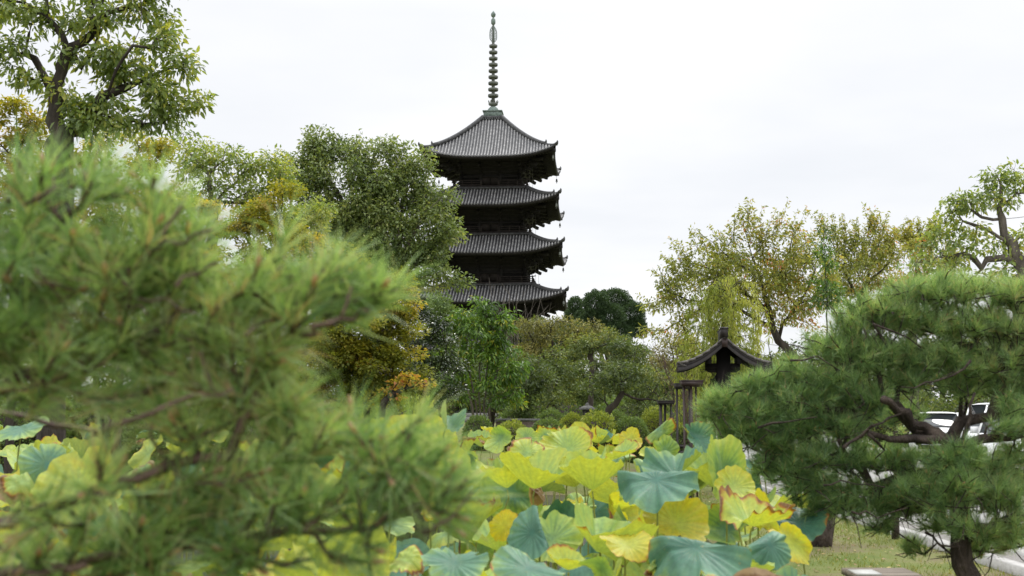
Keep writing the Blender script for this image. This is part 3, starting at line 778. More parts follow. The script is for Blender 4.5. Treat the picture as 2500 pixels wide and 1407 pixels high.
# ---- left: tall trees
tree('broadleaf_tree', 'tallest tree at the upper left with a thick forked trunk and large drooping leaves', 'tree', 22,
     [[(150, 420), (128, 300), (142, 200), (158, 120), (122, 50), (100, -60)], [(142, 200), (195, 170), (225, 110), (250, 40), (262, -80)], [(158, 120), (190, 100, .5), (215, 40, .8), (200, -60, 1)],
      [(190, 360, .5), (215, 290, .2), (270, 215, -.4), (300, 150, -.6), (335, 70, -.8), (345, 0, -.8)], [(135, 240), (70, 130, .3), (0, 150, .6), (-60, 120, 1)], [(270, 215), (340, 205, .2), (420, 190, .5)], [(215, 290), (300, 305, .4), (380, 270, .8)], [(122, 50), (60, 10), (10, -60)]],
     [(60, 30, 90, 55), (30, 130, 55, 45), (240, 30, 90, 55), (350, 40, 70, 55), (400, 110, 60, 50), (300, 120, 90, 45), (200, 130, 60, 40), (430, 165, 70, 35), (340, 190, 90, 40), (250, 250, 90, 40), (400, 240, 90, 38), (470, 240, 40, 22), (330, 290, 110, 30), (180, 250, 70, 45), (200, 300, 80, 40), (280, 200, 60, 40), (420, 280, 60, 30), (70, 200, 50, 30), (180, -60, 200, 60), (400, -40, 60, 60), (-60, 40, 90, 90)],
     LF['broad'], .21, 21, 'bark_dark', clump=.30, L=.125, W=.05, dens=1.65, r_tip=.007, droop=.7, fine=True, seg=.28, wig=.2, bf=.3, roots=2, twigs_per=3, shell=.2, tone=(.5, .2))
tree('broadleaf_tree', 'open light green tree with bent grey limbs right of the tallest tree', 'tree', 34,
     [[(520, 560), (520, 500), (515, 430), (540, 390), (560, 350)], [(515, 430), (470, 380), (440, 350)], [(600, 520, .5), (655, 450, .4), (650, 400, .4), (690, 380)], [(520, 500), (590, 430, .3), (620, 400)]],
     [(470, 350, 60, 35), (530, 365, 60, 40), (590, 385, 50, 35), (450, 410, 60, 45), (550, 430, 60, 35), (640, 410, 60, 38), (690, 395, 45, 30), (640, 460, 70, 40), (710, 450, 45, 40), (540, 490, 80, 40), (660, 520, 80, 40), (450, 480, 70, 50)],
     LF['broad'], .15, 22, 'bark_grey', clump=.42, L=.13, W=.06, dens=1.35, r_tip=.008, droop=.5, seg=.32, wig=.2, roots=1, tone=(.62, .2), shell=.2)
tree('broadleaf_tree', 'small light green tree with one pale bent limb right of the ochre maple top', 'tree', 36,
     [[(745, 620), (740, 560), (700, 530), (690, 520)], [(740, 560), (770, 530), (765, 500)]],
     [(740, 510, 55, 45), (700, 540, 50, 40), (770, 540, 45, 40), (730, 570, 70, 35), (790, 575, 40, 30)],
     LF['broad'], .09, 23, 'bark_grey', clump=.36, L=.11, W=.05, dens=2.0, droop=.45, tone=(.6, .2))
big_blobs = [(850, 480, 150, 110), (950, 560, 125, 115), (900, 640, 110, 90), (820, 355, 70, 42), (750, 375, 70, 38), (900, 372, 80, 40), (994, 395, 70, 38), (700, 410, 45, 40), (820, 420, 120, 45), (940, 440, 90, 45), (1026, 450, 55, 45), (1056, 500, 55, 35), (760, 480, 70, 50), (870, 500, 100, 55), (994, 520, 70, 50),
             (1066, 560, 60, 45), (1096, 600, 45, 40), (900, 590, 90, 55), (820, 570, 60, 50), (1006, 600, 60, 45), (1076, 650, 55, 45), (960, 650, 80, 50), (1026, 700, 75, 32), (1096, 690, 40, 28), (900, 660, 60, 40)]
tree('broadleaf_tree', 'broad domed grey green tree with many upright limbs left of the pagoda', 'tree', 60,
     [[(940, 800), (945, 700), (950, 640), (890, 560), (860, 470), (845, 390)], [(950, 640), (930, 560), (925, 470), (905, 400)], [(950, 660), (975, 570), (985, 480), (975, 420)], [(955, 690), (1000, 590, -.5), (1040, 520, -1), (1080, 480, -1)], [(955, 700), (1020, 640), (1070, 590), (1100, 580)],
      [(900, 570), (840, 500), (800, 430), (770, 400)], [(950, 720), (1010, 700), (1060, 700), (1100, 690)], [(870, 500), (800, 500), (750, 460)], [(925, 480), (960, 430), (1000, 400)], [(960, 660), (880, 620), (830, 560), (795, 500)]],
     big_blobs, LF['broad_far'], .42, 24, 'bark_grey', spray=60, spray_len=.9, clump=.64, L=.19, W=.09, dens=2.1, r_tip=.016, droop=.45, seg=.5, wig=.18, shell=.25, tone=(.5, .2), clumpvar=.15, depth=.75, twigs_per=5)
# sparse upright shoots on its top belong to the crown outline
# ---- maples in front of them
def aut(ph, lo, k=.55): return lambda p, r: lo + .22 * wave(p, k, ph)
def maple(label, Y, trunks, blobs, seed, **kw):
    a = dict(clump=.36, L=.085, W=.06, dens=2.6, droop=.25, up=1.0, rnd=.6, flat=.5, shell=.3, tone=(.53, .12), clumpvar=.16, bf=.35, group='maples beyond the pond')
    a.update(kw)
    return tree('maple_tree', label, 'tree', Y, trunks, blobs, LF['maple'], .085, seed, 'bark_dark', **a)
maple('large olive gold maple with layered foliage behind the pine left of the pagoda', 30,
      [[(900, 1060), (890, 980), (870, 900), (850, 820), (840, 720)], [(870, 900), (920, 830), (960, 760), (980, 700)], [(880, 940), (800, 880), (740, 820)], [(890, 980), (960, 930), (1000, 900)]],
      [(880, 800, 120, 110), (900, 920, 130, 70), (790, 860, 110, 100), (970, 690, 40, 32), (1000, 735, 45, 25), (920, 730, 50, 30), (960, 780, 60, 30), (850, 700, 60, 50), (790, 760, 70, 45), (880, 790, 60, 30), (930, 830, 70, 30), (830, 840, 80, 35), (900, 880, 80, 30), (980, 870, 55, 28), (800, 900, 70, 30), (880, 930, 90, 28), (960, 940, 60, 22), (850, 970, 90, 25), (760, 960, 70, 30), (1000, 800, 35, 20)],
      31, autumn=aut(1.0, -.04), dens=2.8)
maple('ochre maple top rising between the pale green trees', 33,
      [[(650, 800), (660, 700), (670, 600), (690, 500)], [(660, 660), (600, 580), (570, 540)], [(660, 700), (740, 640), (800, 600)]],
      [(640, 580, 90, 60), (760, 680, 120, 60), (640, 720, 140, 80), (695, 475, 28, 20), (660, 505, 45, 22), (600, 520, 55, 25), (640, 545, 55, 22), (570, 560, 50, 22), (640, 590, 70, 25), (710, 610, 60, 22), (800, 590, 40, 25), (760, 630, 70, 25), (840, 620, 50, 28), (870, 650, 45, 25), (700, 660, 90, 30), (600, 640, 80, 35)],
      32, autumn=aut(2.1, -.03))
maple('golden maple at the left edge under the tallest tree', 24,
      [[(40, 600), (50, 480), (50, 380), (40, 300)], [(50, 420), (0, 350), (-40, 310)]],
      [(30, 270, 50, 25), (80, 300, 30, 22), (20, 320, 60, 28), (70, 345, 45, 22), (20, 380, 70, 30), (-30, 290, 50, 30), (90, 430, 110, 60), (40, 520, 140, 70), (140, 600, 120, 80)], 33, autumn=aut(.3, -.06), clump=.28)
maple('orange tinted maple in front of the tallest trunk', 27,
      [[(300, 640), (310, 520), (320, 420), (340, 360)], [(310, 480), (250, 400), (220, 370)], [(315, 460), (370, 400), (390, 370)]],
      [(330, 352, 60, 18), (250, 350, 40, 18), (380, 365, 40, 20), (300, 390, 80, 25), (220, 400, 60, 25), (380, 400, 45, 25), (160, 380, 50, 30), (300, 440, 110, 40), (300, 520, 130, 60), (430, 520, 90, 60), (250, 600, 150, 70), (420, 640, 130, 80)], 34, autumn=aut(4.0, .0), clump=.3)
maple('low orange maple bough at the foot of the gold maple', 29,
      [[(930, 1030), (940, 980), (980, 950), (1030, 938)]],
      [(990, 938, 26, 8), (1028, 937, 24, 7), (1000, 924, 16, 6), (950, 960, 36, 10)], 35, autumn=lambda p, r: .27 + .1 * wave(p, 2, 1), clump=.2, dens=3)
# ---- middle: camellia, slender bright tree, thicket
tree('camellia_tree', 'dark shiny leaved tree catching white sky glints beside the slender bright tree', 'tree', 38,
     [[(1040, 1060), (1045, 980), (1030, 900), (1020, 820)], [(1040, 940), (1080, 880), (1090, 840)]],
     [(1010, 770, 35, 30), (1050, 790, 40, 30), (1030, 830, 50, 30), (1085, 840, 40, 30), (1060, 880, 60, 30), (1100, 900, 45, 28), (1030, 920, 55, 30), (1080, 950, 60, 28), (1040, 980, 60, 25)],
     LF['camellia'], .11, 41, clump=.32, L=.10, W=.055, dens=2.4, droop=.25, up=.9, tone=(.5, .22))
tree('evergreen_shrub', 'dense green tree behind the dark shiny one at the pagoda foot', 'tree', 52,
     [[(1080, 1000), (1075, 900), (1080, 800)]], [(1065, 745, 30, 25), (1095, 770, 35, 25), (1060, 790, 40, 25), (1090, 820, 45, 30), (1110, 860, 40, 30), (1070, 870, 40, 30)],
     LF['azalea'], .2, 42, clump=.5, L=.13, W=.06, dens=2.6, tone=(.5, .2))
tree('slender_tree', 'bright green tree on several slim pale stems in front of the pagoda', 'tree', 42,
     [[(1165, 1040), (1160, 980), (1140, 860), (1150, 770)], [(1172, 1040), (1170, 960), (1175, 840), (1185, 750)], [(1182, 1040), (1185, 950), (1200, 820), (1215, 760)], [(1156, 1040), (1148, 970), (1120, 890), (1115, 810)], [(1190, 1040), (1200, 960), (1230, 860), (1240, 800)]],
     [(1180, 745, 38, 22), (1130, 770, 40, 28), (1215, 775, 35, 25), (1110, 820, 35, 30), (1170, 810, 60, 32), (1235, 820, 34, 32), (1120, 870, 42, 30), (1245, 880, 38, 34), (1180, 870, 60, 30), (1115, 930, 45, 30), (1190, 930, 60, 28), (1250, 935, 32, 30), (1130, 980, 40, 18), (1235, 975, 38, 20)],
     LF['bright'], .05, 43, 'bark_grey', clump=.32, L=.18, W=.06, dens=2.7, r_tip=.007, droop=.85, up=.5, roots=5, tone=(.5, .2), shell=.5, seg=.35, upc=.25)
gn = dict(group='garden trees in the thicket between the slender bright tree and the gate')
tree('cherry_tree', 'thin half bare olive cherry just below the pagoda eaves', 'tree', 60,
     [[(1340, 1010), (1345, 930), (1350, 860), (1345, 800)], [(1348, 900), (1300, 830), (1280, 790)], [(1348, 880), (1420, 820), (1450, 800)]],
     [(1300, 800, 50, 22), (1370, 800, 60, 22), (1440, 805, 50, 20), (1290, 840, 40, 30), (1350, 835, 60, 30), (1430, 840, 60, 26), (1500, 840, 40, 22)],
     LF['olive'], .2, 44, clump=.45, L=.14, W=.065, dens=1.9, r_tip=.012, tone=(.5, .22), twigs_per=9, **gn)
thick = [
    ('thicket_tree', 'flat topped green tree with dark bare twigs under its umbrella crown', 54, [[(1440, 990), (1445, 920), (1440, 870), (1445, 850)]], [(1470, 822, 50, 14), (1440, 835, 45, 14), (1500, 838, 40, 14), (1420, 850, 40, 12)], 'thicket', .6),
    ('thicket_tree', 'low dark green tree just right of the slender bright tree', 46, [[(1290, 1030), (1290, 960), (1280, 900)]], [(1290, 880, 38, 26), (1320, 920, 44, 28), (1280, 940, 40, 30), (1320, 970, 50, 24), (1290, 990, 40, 20)], 'thicket', .38),
    ('thicket_tree', 'yellower green tree above the flat clipped bushes', 48, [[(1350, 1020), (1350, 960), (1370, 900)]], [(1360, 880, 40, 22), (1345, 905, 34, 20), (1390, 905, 40, 24), (1370, 945, 44, 22), (1350, 975, 40, 18)], 'thicket', .72),
    ('thicket_tree', 'grey green tree in the middle of the thicket behind the stone lantern', 56, [[(1430, 1010), (1430, 950), (1425, 890)]], [(1400, 870, 40, 22), (1440, 875, 50, 24), (1420, 915, 50, 24), (1450, 940, 50, 22), (1410, 960, 46, 20), (1440, 975, 50, 16)], 'thicket', .45),
    ('thicket_tree', 'bushy green tree near the cherry limb at the thicket right side', 52, [[(1560, 1010), (1555, 940), (1550, 880)]], [(1530, 860, 40, 20), (1565, 880, 44, 24), (1590, 915, 44, 26), (1550, 925, 44, 24), (1600, 960, 44, 24), (1560, 975, 46, 22)], 'thicket', .5),
    ('thicket_tree', 'loose olive tree behind the bare leaning stems beside the gate', 50, [[(1650, 1010), (1650, 930), (1645, 870)]], [(1640, 850, 50, 24), (1600, 870, 44, 26), (1680, 880, 44, 26), (1650, 910, 60, 30), (1700, 940, 50, 30), (1740, 900, 60, 40), (1790, 960, 60, 40)], 'olive', .55),
    ('thicket_tree', 'dense green tree under the lowest visible pagoda eave right corner', 66, [[(1400, 1010), (1400, 900), (1400, 830)]], [(1330, 800, 50, 20), (1390, 806, 50, 20), (1300, 830, 50, 30), (1370, 840, 60, 30), (1430, 840, 50, 26), (1340, 880, 70, 30), (1260, 810, 40, 26), (1500, 850, 50, 24), (1540, 870, 50, 26)], 'thicket', .42),
    ('thicket_tree', 'dark tree with a short leaning trunk left of the timber stands', 46, [[(1620, 1010), (1622, 970), (1630, 945)]], [(1600, 925, 44, 18), (1640, 930, 40, 18), (1590, 950, 40, 16), (1655, 955, 30, 16)], 'thicket', .4),
]
for i, (nm, lb, Y, tr_, bl, mt, tn_) in enumerate(thick):
    tree(nm, lb, 'tree', Y, tr_, bl, LF[mt], .12, 50 + i, clump=.42, L=.13, W=.055, dens=2.2, r_tip=.010, tone=(tn_, .2), droop=.35, seg=.35, wig=.22, twigs_per=5, **gn)
tree('plum_tree', 'gnarled plum with a dark S shaped leaning trunk behind the clipped azaleas', 'tree', 42,
     [[(1483, 1014), (1500, 985), (1515, 960), (1522, 935), (1512, 910), (1530, 870), (1545, 868)], [(1522, 960), (1560, 975), (1600, 978)], [(1512, 915), (1480, 900), (1450, 905)], [(1535, 900), (1545, 880), (1550, 860)]],
     [(1530, 905, 50, 18), (1480, 910, 44, 22), (1570, 930, 44, 20), (1450, 945, 40, 22), (1600, 985, 44, 16), (1560, 1000, 40, 14), (1500, 940, 40, 16)],
     LF['thicket'], .12, 61, 'bark_dark', clump=.34, L=.11, W=.05, dens=1.9, r_tip=.009, tone=(.42, .2), wig=.24, **gn)
# a deep green screen of trees far behind the thicket, each its own
scr = [(1010, 70, 860), (1100, 78, 880), (1200, 82, 870), (1290, 76, 890), (1370, 84, 880), (1460, 80, 885), (1560, 88, 880), (1640, 80, 890), (1720, 86, 880), (900, 72, 820), (780, 74, 780), (660, 70, 760), (520, 72, 720), (380, 70, 700), (230, 72, 690), (90, 74, 680), (1820, 84, 860), (1930, 80, 840), (2050, 84, 830), (2170, 80, 820), (2300, 86, 800), (2430, 82, 790), (2540, 80, 790), (-40, 72, 690)]
sl_ = ['behind the gold maple', 'behind the dark shiny tree', 'behind the slender bright tree', 'behind the half bare olive cherry', 'behind the umbrella crowned tree', 'behind the stone lantern', 'behind the S shaped plum', 'behind the timber stands', 'behind the gate roof', 'behind the gold maple upper left part', 'left of the gold maple, seen through pine needles', 'under the ochre maple', 'under the open light green tree', 'under the orange tinted maple', 'under the tallest tree', 'at the left edge, low behind the pine', 'behind the weeping willow', 'behind the autumn cherry trunk', 'behind the second cherry', 'behind the third cherry', 'behind the low grey limb of the right gnarled tree', 'behind the gnarled tree trunk at right', 'at the right edge behind the cars', 'at the far left edge behind the pine']
for i, (px, Y, top) in enumerate(scr):
    h = 1000 - top
    tree('background_tree', 'distant shadowy green tree ' + sl_[i], 'tree', Y, [[(px, 1005), (px + 5, top + h * .5), (px, top + h * .3)]],
         [(px, top + h * .22, 56, h * .22), (px - 45, top + h * .5, 60, h * .3), (px + 45, top + h * .5, 60, h * .3), (px, top + h * .8, 85, h * .28)],
         LF['thicket'], .25, 200 + i, clump=.8, L=.24, W=.12, dens=2.0, tone=(.4, .2), twig=False, r_tip=.02, group='shadowy trees closing the garden behind')

# ---- right: autumn cherries, willow, gnarled tree
ch = dict(spray=150, spray_len=.75, clump=.30, L=.115, W=.046, r_tip=.006, droop=.7, up=.4, rnd=.9, tone=(.46, .2), clumpvar=.13, bf=.25, wig=.1, upc=.2, twigs_per=5, shell=.3, seg=.35)
tree('cherry_tree', 'large autumn cherry with olive and orange leaves behind the gate', 'tree', 36,
     [[(1950, 900), (1900, 830), (1875, 760), (1860, 690), (1830, 600), (1810, 520)], [(1875, 760), (1800, 700), (1720, 650), (1640, 640)], [(1865, 720), (1920, 640), (1940, 560)], [(1895, 820), (1960, 720), (2010, 630)], [(1860, 690), (1760, 610), (1700, 560)], [(1900, 850), (1760, 800, -1), (1680, 810, -1.5), (1590, 830, -2)], [(1890, 800), (1780, 750), (1680, 730), (1610, 700)], [(1840, 640), (1870, 580), (1880, 540)]],
     [(1830, 680, 130, 90), (1720, 700, 100, 70), (1940, 690, 100, 90), (1815, 535, 22, 25), (1830, 575, 40, 28), (1930, 560, 34, 28), (1890, 590, 50, 30), (1770, 590, 40, 28), (1720, 630, 55, 28), (1660, 660, 45, 28), (1800, 640, 60, 32), (1880, 650, 60, 34), (1960, 620, 45, 34), (1760, 690, 70, 32), (1850, 710, 70, 32), (1940, 690, 60, 36), (1650, 710, 60, 28), (1620, 750, 50, 28), (1700, 750, 60, 28), (1990, 680, 45, 40), (1950, 760, 60, 32), (1640, 800, 50, 24), (2000, 740, 40, 30), (1990, 800, 40, 28), (1590, 815, 36, 12), (1860, 780, 70, 28), (1700, 830, 50, 20)],
     LF['cherry'], .11, 71, autumn=aut(.9, -.10, .8), dens=1.0, **ch)
tree('cherry_tree', 'second autumn cherry with ruddy tips right of the tallest cherry', 'tree', 40,
     [[(2090, 900), (2095, 760), (2120, 680), (2130, 600)], [(2100, 740), (2060, 660), (2030, 590)], [(2110, 700), (2170, 640), (2190, 590)]],
     [(2110, 660, 110, 80), (2020, 570, 30, 28), (2070, 590, 40, 25), (2130, 580, 45, 26), (2060, 640, 50, 30), (2140, 630, 55, 30), (2200, 610, 40, 24), (2080, 690, 60, 30), (2160, 680, 55, 28), (2040, 720, 50, 28), (2110, 740, 70, 30)],
     LF['cherry'], .11, 72, autumn=aut(2.2, -.05, .9), dens=1.05, **ch)
tree('cherry_tree', 'third smaller cherry with thin reddish tips left of the gnarled tree', 'tree', 43,
     [[(2230, 860), (2235, 740), (2240, 650), (2250, 600)], [(2237, 700), (2280, 640)]],
     [(2220, 590, 30, 20), (2265, 590, 40, 24), (2240, 630, 50, 26), (2290, 640, 40, 26), (2230, 680, 55, 28), (2290, 700, 50, 28)],
     LF['cherry'], .14, 73, autumn=aut(3.7, -.04, .9), dens=1.15, **ch)
tree('thin_tree', 'thin upright dark green tree standing among the autumn cherries', 'tree', 34,
     [[(2020, 860), (2018, 740), (2015, 660), (2012, 610), (2010, 580)]],
     [(2012, 590, 16, 28), (2020, 630, 24, 25), (2010, 670, 22, 25), (2018, 710, 26, 28), (2022, 750, 30, 30)], LF['bright'], .02, 74, clump=.25, L=.11, W=.045, dens=1.6, droop=.7, tone=(.35, .2), r_tip=.005)
tree('gnarled_tree', 'gnarled tree at the right edge with thick grey twisted limbs', 'tree', 25,
     [[(2500, 760), (2495, 660), (2470, 600), (2450, 540), (2440, 480), (2435, 430)], [(2450, 540), (2400, 525), (2350, 500), (2320, 480)], [(2455, 545), (2490, 530), (2540, 525)], [(2495, 660), (2450, 632), (2410, 640), (2395, 655), (2380, 630), (2350, 625), (2310, 630)], [(2470, 600), (2410, 560), (2350, 540)], [(2445, 500), (2480, 480), (2520, 470)]],
     [(2430, 440, 34, 22), (2470, 435, 34, 20), (2410, 475, 34, 18), (2340, 490, 26, 12), (2450, 490, 44, 18), (2380, 500, 34, 14), (2330, 530, 40, 18), (2300, 565, 40, 22), (2360, 570, 50, 22), (2420, 590, 50, 26), (2310, 610, 55, 26), (2260, 640, 45, 24), (2370, 640, 60, 26), (2330, 670, 60, 24), (2440, 660, 60, 26), (2480, 620, 40, 34), (2500, 560, 30, 26), (2250, 680, 50, 22), (2400, 700, 80, 22), (2520, 460, 40, 30)],
     LF['broad'], .19, 75, 'bark_grey', clump=.30, L=.10, W=.045, dens=1.45, droop=.55, fine=True, r_tip=.006, seg=.25, wig=.24, tone=(.58, .2), bf=.3)

def willow():
    rg = np.random.default_rng(81); Y = 31.0
    b = P(1770, 1000, Y); b[2] = 0
    t = thing('weeping_willow', 'small weeping willow with pale yellow green curtains behind the gate roof', 'tree', b)
    g = Geo(); gl = Geo()
    top = P(1775, 712, Y) - b
    tr_ = smooth_line([(0, 0, -.1), (.05, .05, 1.5), (-.05, 0, 2.9), top], .3, rg, .2)
    g.tube(tr_, np.linspace(.1, .03, len(tr_)), 8)
    V = []
    for i in range(115):
        k = rg.integers(len(tr_) // 2, len(tr_)); a = tr_[k]
        th = rg.uniform(0, 6.283); reach = rg.uniform(.15, 1.15) * (1.0 if i % 3 else .6); lift = rg.uniform(.05, .4)
        Ln = rg.uniform(.5, 1.5)
        d = np.array((math.cos(th), math.sin(th), 0))
        q = np.array([a, a + d * reach * .5 + (0, 0, lift), a + d * reach + (0, 0, lift * .4), a + d * reach * 1.1 + (0, 0, -Ln * .5), a + d * reach * 1.08 + rg.normal(0, .05, 3) + (0, 0, -Ln)])
        q = smooth_line(q, .12, rg, .15)
        g.tube(q, np.linspace(.012, .003, len(q)), 3, cap=False)
        m = len(q); n = int(m * 10)
        idx = rg.integers(m // 4, m, n)
        pos = q[idx] + rg.normal(0, .035, (n, 3))
        leaves(gl, pos, nrm(rg.normal(0, .6, (n, 3)) + (0, 0, -.6)),   .12, .021, np.clip(.5 + rg.normal(0, .2) + rg.normal(0, .15, n), 0, 1), rg, .9, .2, .6)
    g.obj('trunk', M['bark_dark'], t, True); gl.obj('foliage', LF['willow'], t)
willow()

def bare_shrub(name, label, Y, roots_, tips_, seed, r=.02, spread=.2, n=26, bark='bark_grey', curve=0.1):
    rg = np.random.default_rng(seed)
    b = P(roots_[0], roots_[1], Y); b[2] = ground_z(b[0], b[1])
    t = thing(name, label, 'shrub', b); g = Geo()
    for i in range(n):
        px, py = tips_[i % len(tips_)]
        e = P(px + rg.normal(0, 22), py + rg.normal(0, 14), Y + rg.normal(0, .5)) - b
        s = np.array((rg.normal(0, .08), rg.normal(0, .08), 0))
        m = s + (e - s) * .5 + rg.normal(0, curve, 3) + (0, 0, curve)
        q = smooth_line([s, m, e], .3, rg, .12)
        g.tube(q, np.linspace(r, r * .25, len(q)), 4, cap=False)
        for j in range(4):
            k = rg.integers(len(q) // 2, len(q)); f = q[k] + nrm(nrm(e) + rg.normal(0, .5, 3)) * rg.uniform(.3, .7) * spread * 2
            g.tube([q[k], (q[k] + f) / 2 + rg.normal(0, .02, 3), f], [r * .45, r * .35, r * .2], 3, cap=False)
    g.obj('stems', M[bark], t)
bare_shrub('bare_tree', 'leafless grey twiggy tree in front of the lowest visible pagoda roof', 64, (1265, 1000), [(1215, 735), (1240, 722), (1265, 745), (1285, 770), (1300, 790), (1330, 800), (1260, 800)], 91, .028, 1.0, 30)
bare_shrub('bare_shrub', 'bundle of bare brown leaning stems left of the gate roof', 33, (1725, 1000), [(1625, 850), (1645, 860), (1610, 845), (1665, 890), (1690, 905), (1640, 880)], 92, .012, .3, 40, 'bark_twig', .05)

# ---- clipped azaleas and low bushes along the far bank
def bush(label, Y, px, py, rx, ry, seed, mat, name='azalea_bush', L=.055, rough=.05, group='clipped bushes along the far bank', dens=5.0):
    rg = np.random.default_rng(seed)
    s = mpp(Y); top = P(px, py, Y); R = np.array((rx * s, rx * s * .9, max(ry * s, .3)))
    gz = float(ground_z(top[0], top[1]))
    H = top[2] - gz
    R[2] = H * .62
    t = thing(name, label, 'bush', (top[0], Y, gz), 0, group)
    c = np.array((0, 0, H - R[2]))
    n = int(dens * 4 * R[0] * R[2] / (L * L * .5 * .5))
    d = nrm(rg.normal(size=(n, 3)))
    pos = c + d * R * ((1 + .035 * np.sin(d[:, 0] * 7 + seed) + .03 * np.sin(d[:, 1] * 8)) * rg.uniform(.86, 1.0 + rough, n))[:, None]
    k = pos[:, 2] > .03; pos, d = pos[k], d[k]
    g = Geo(); leaves(g, pos, d, L, L * .5, np.clip(.5 + rg.normal(0, .25, len(pos)), 0, 1), rg, -.3, .3, 1.0)
    g.obj('foliage', LF[mat], t)
    g = Geo(); g.lathe([(R[0] * .35, 0), (R[0] * .75, c[2] * .8), (R[0] * .82, c[2] + R[2] * .2), (R[0] * .55, c[2] + R[2] * .68), (.01, c[2] + R[2] * .84)], k=14)
    for q in range(7):
        a = q * .9; g.tube([(.04 * math.cos(a), .04 * math.sin(a), 0), (R[0] * .5 * math.cos(a), R[1] * .5 * math.sin(a), H * .5)], [.02, .012], 5)
    g.obj('stems', M['bark_dark'], t)
for i, (lb, Y, px, py, rx, ry, mt, kw) in enumerate([
    ('dark round clipped azalea at the foot of the slender bright tree', 36, 1168, 1017, 38, 40, 'azalea', {}),
    ('flat topped dark bush above the earthen wall', 46, 1262, 1000, 44, 22, 'azalea', {}),
    ('clipped azalea dome left of the leafy pale bush', 36, 1338, 1024, 42, 30, 'azalea', {}),
    ('wide low clipped bush behind the left azalea dome', 44, 1345, 1002, 44, 22, 'azalea', {}),
    ('yellow green low bush beneath the stone lantern', 42, 1400, 1012, 40, 20, 'azalea_light', {}),
    ('loose pale leafy bush between the two azalea domes', 36, 1458, 1016, 46, 34, 'azalea_light', dict(rough=.22, L=.08)),
    ('large round clipped azalea left of the timber stands', 36, 1540, 1020, 48, 36, 'azalea', {}),
    ('yellow green bush half hidden behind the short timber stand', 40, 1600, 1003, 40, 28, 'azalea_light', dict(rough=.15)),
    ('small yellow leaved bush low beside the dark azalea', 35, 1250, 1036, 40, 20, 'azalea_light', dict(rough=.2, L=.07)),
    ('low mid green bush between the flat topped bushes', 48, 1305, 1004, 30, 20, 'azalea', {}),
    ('dark low bush under the S shaped plum', 45, 1500, 1004, 44, 18, 'azalea', {}),
    ('feathery light green bush at the foot of the gold maple', 33, 1000, 985, 60, 40, 'azalea_light', dict(rough=.3, L=.1)),
    ('feathery bush left of the gold maple foot', 33, 880, 990, 70, 40, 'azalea_light', dict(rough=.3, L=.1)),
    ('low green bush far left behind the pine', 33, 620, 985, 70, 40, 'azalea', dict(rough=.2, L=.09)),
    ('broad dark bush low at the left edge behind the pine', 33, 60, 960, 130, 60, 'azalea', dict(rough=.2, L=.11)),
    ('broad green bush behind the pine left of the tallest trunk foot', 34, 260, 965, 110, 50, 'thicket', dict(rough=.25, L=.12)),
    ('rounded green bush behind the pine below the orange tinted maple', 33, 430, 970, 100, 50, 'azalea', dict(rough=.2, L=.11)),
    ('spreading bush behind the pine below the ochre maple', 35, 750, 960, 90, 50, 'thicket', dict(rough=.25, L=.12)),
    ('long green hedge bush behind the parked cars, left part', 56, 2180, 965, 110, 40, 'thicket', dict(rough=.25, L=.16)),
    ('long green hedge bush behind the parked cars, right part', 56, 2420, 960, 130, 40, 'thicket', dict(rough=.25, L=.16)),
    ('wide dark hedge bush far back under the thicket, left of the lantern', 60, 1360, 975, 120, 40, 'azalea', dict(rough=.25, L=.16)),
    ('wide dark hedge bush far back under the thicket, right of the lantern', 60, 1560, 975, 130, 40, 'azalea', dict(rough=.25, L=.16)),
    ('low dark bush beside the tall timber stand', 38, 1680, 1015, 40, 30, 'azalea', {}),
]):
    bush(lb, Y, px, py, rx, ry, 300 + i, mt, **kw)
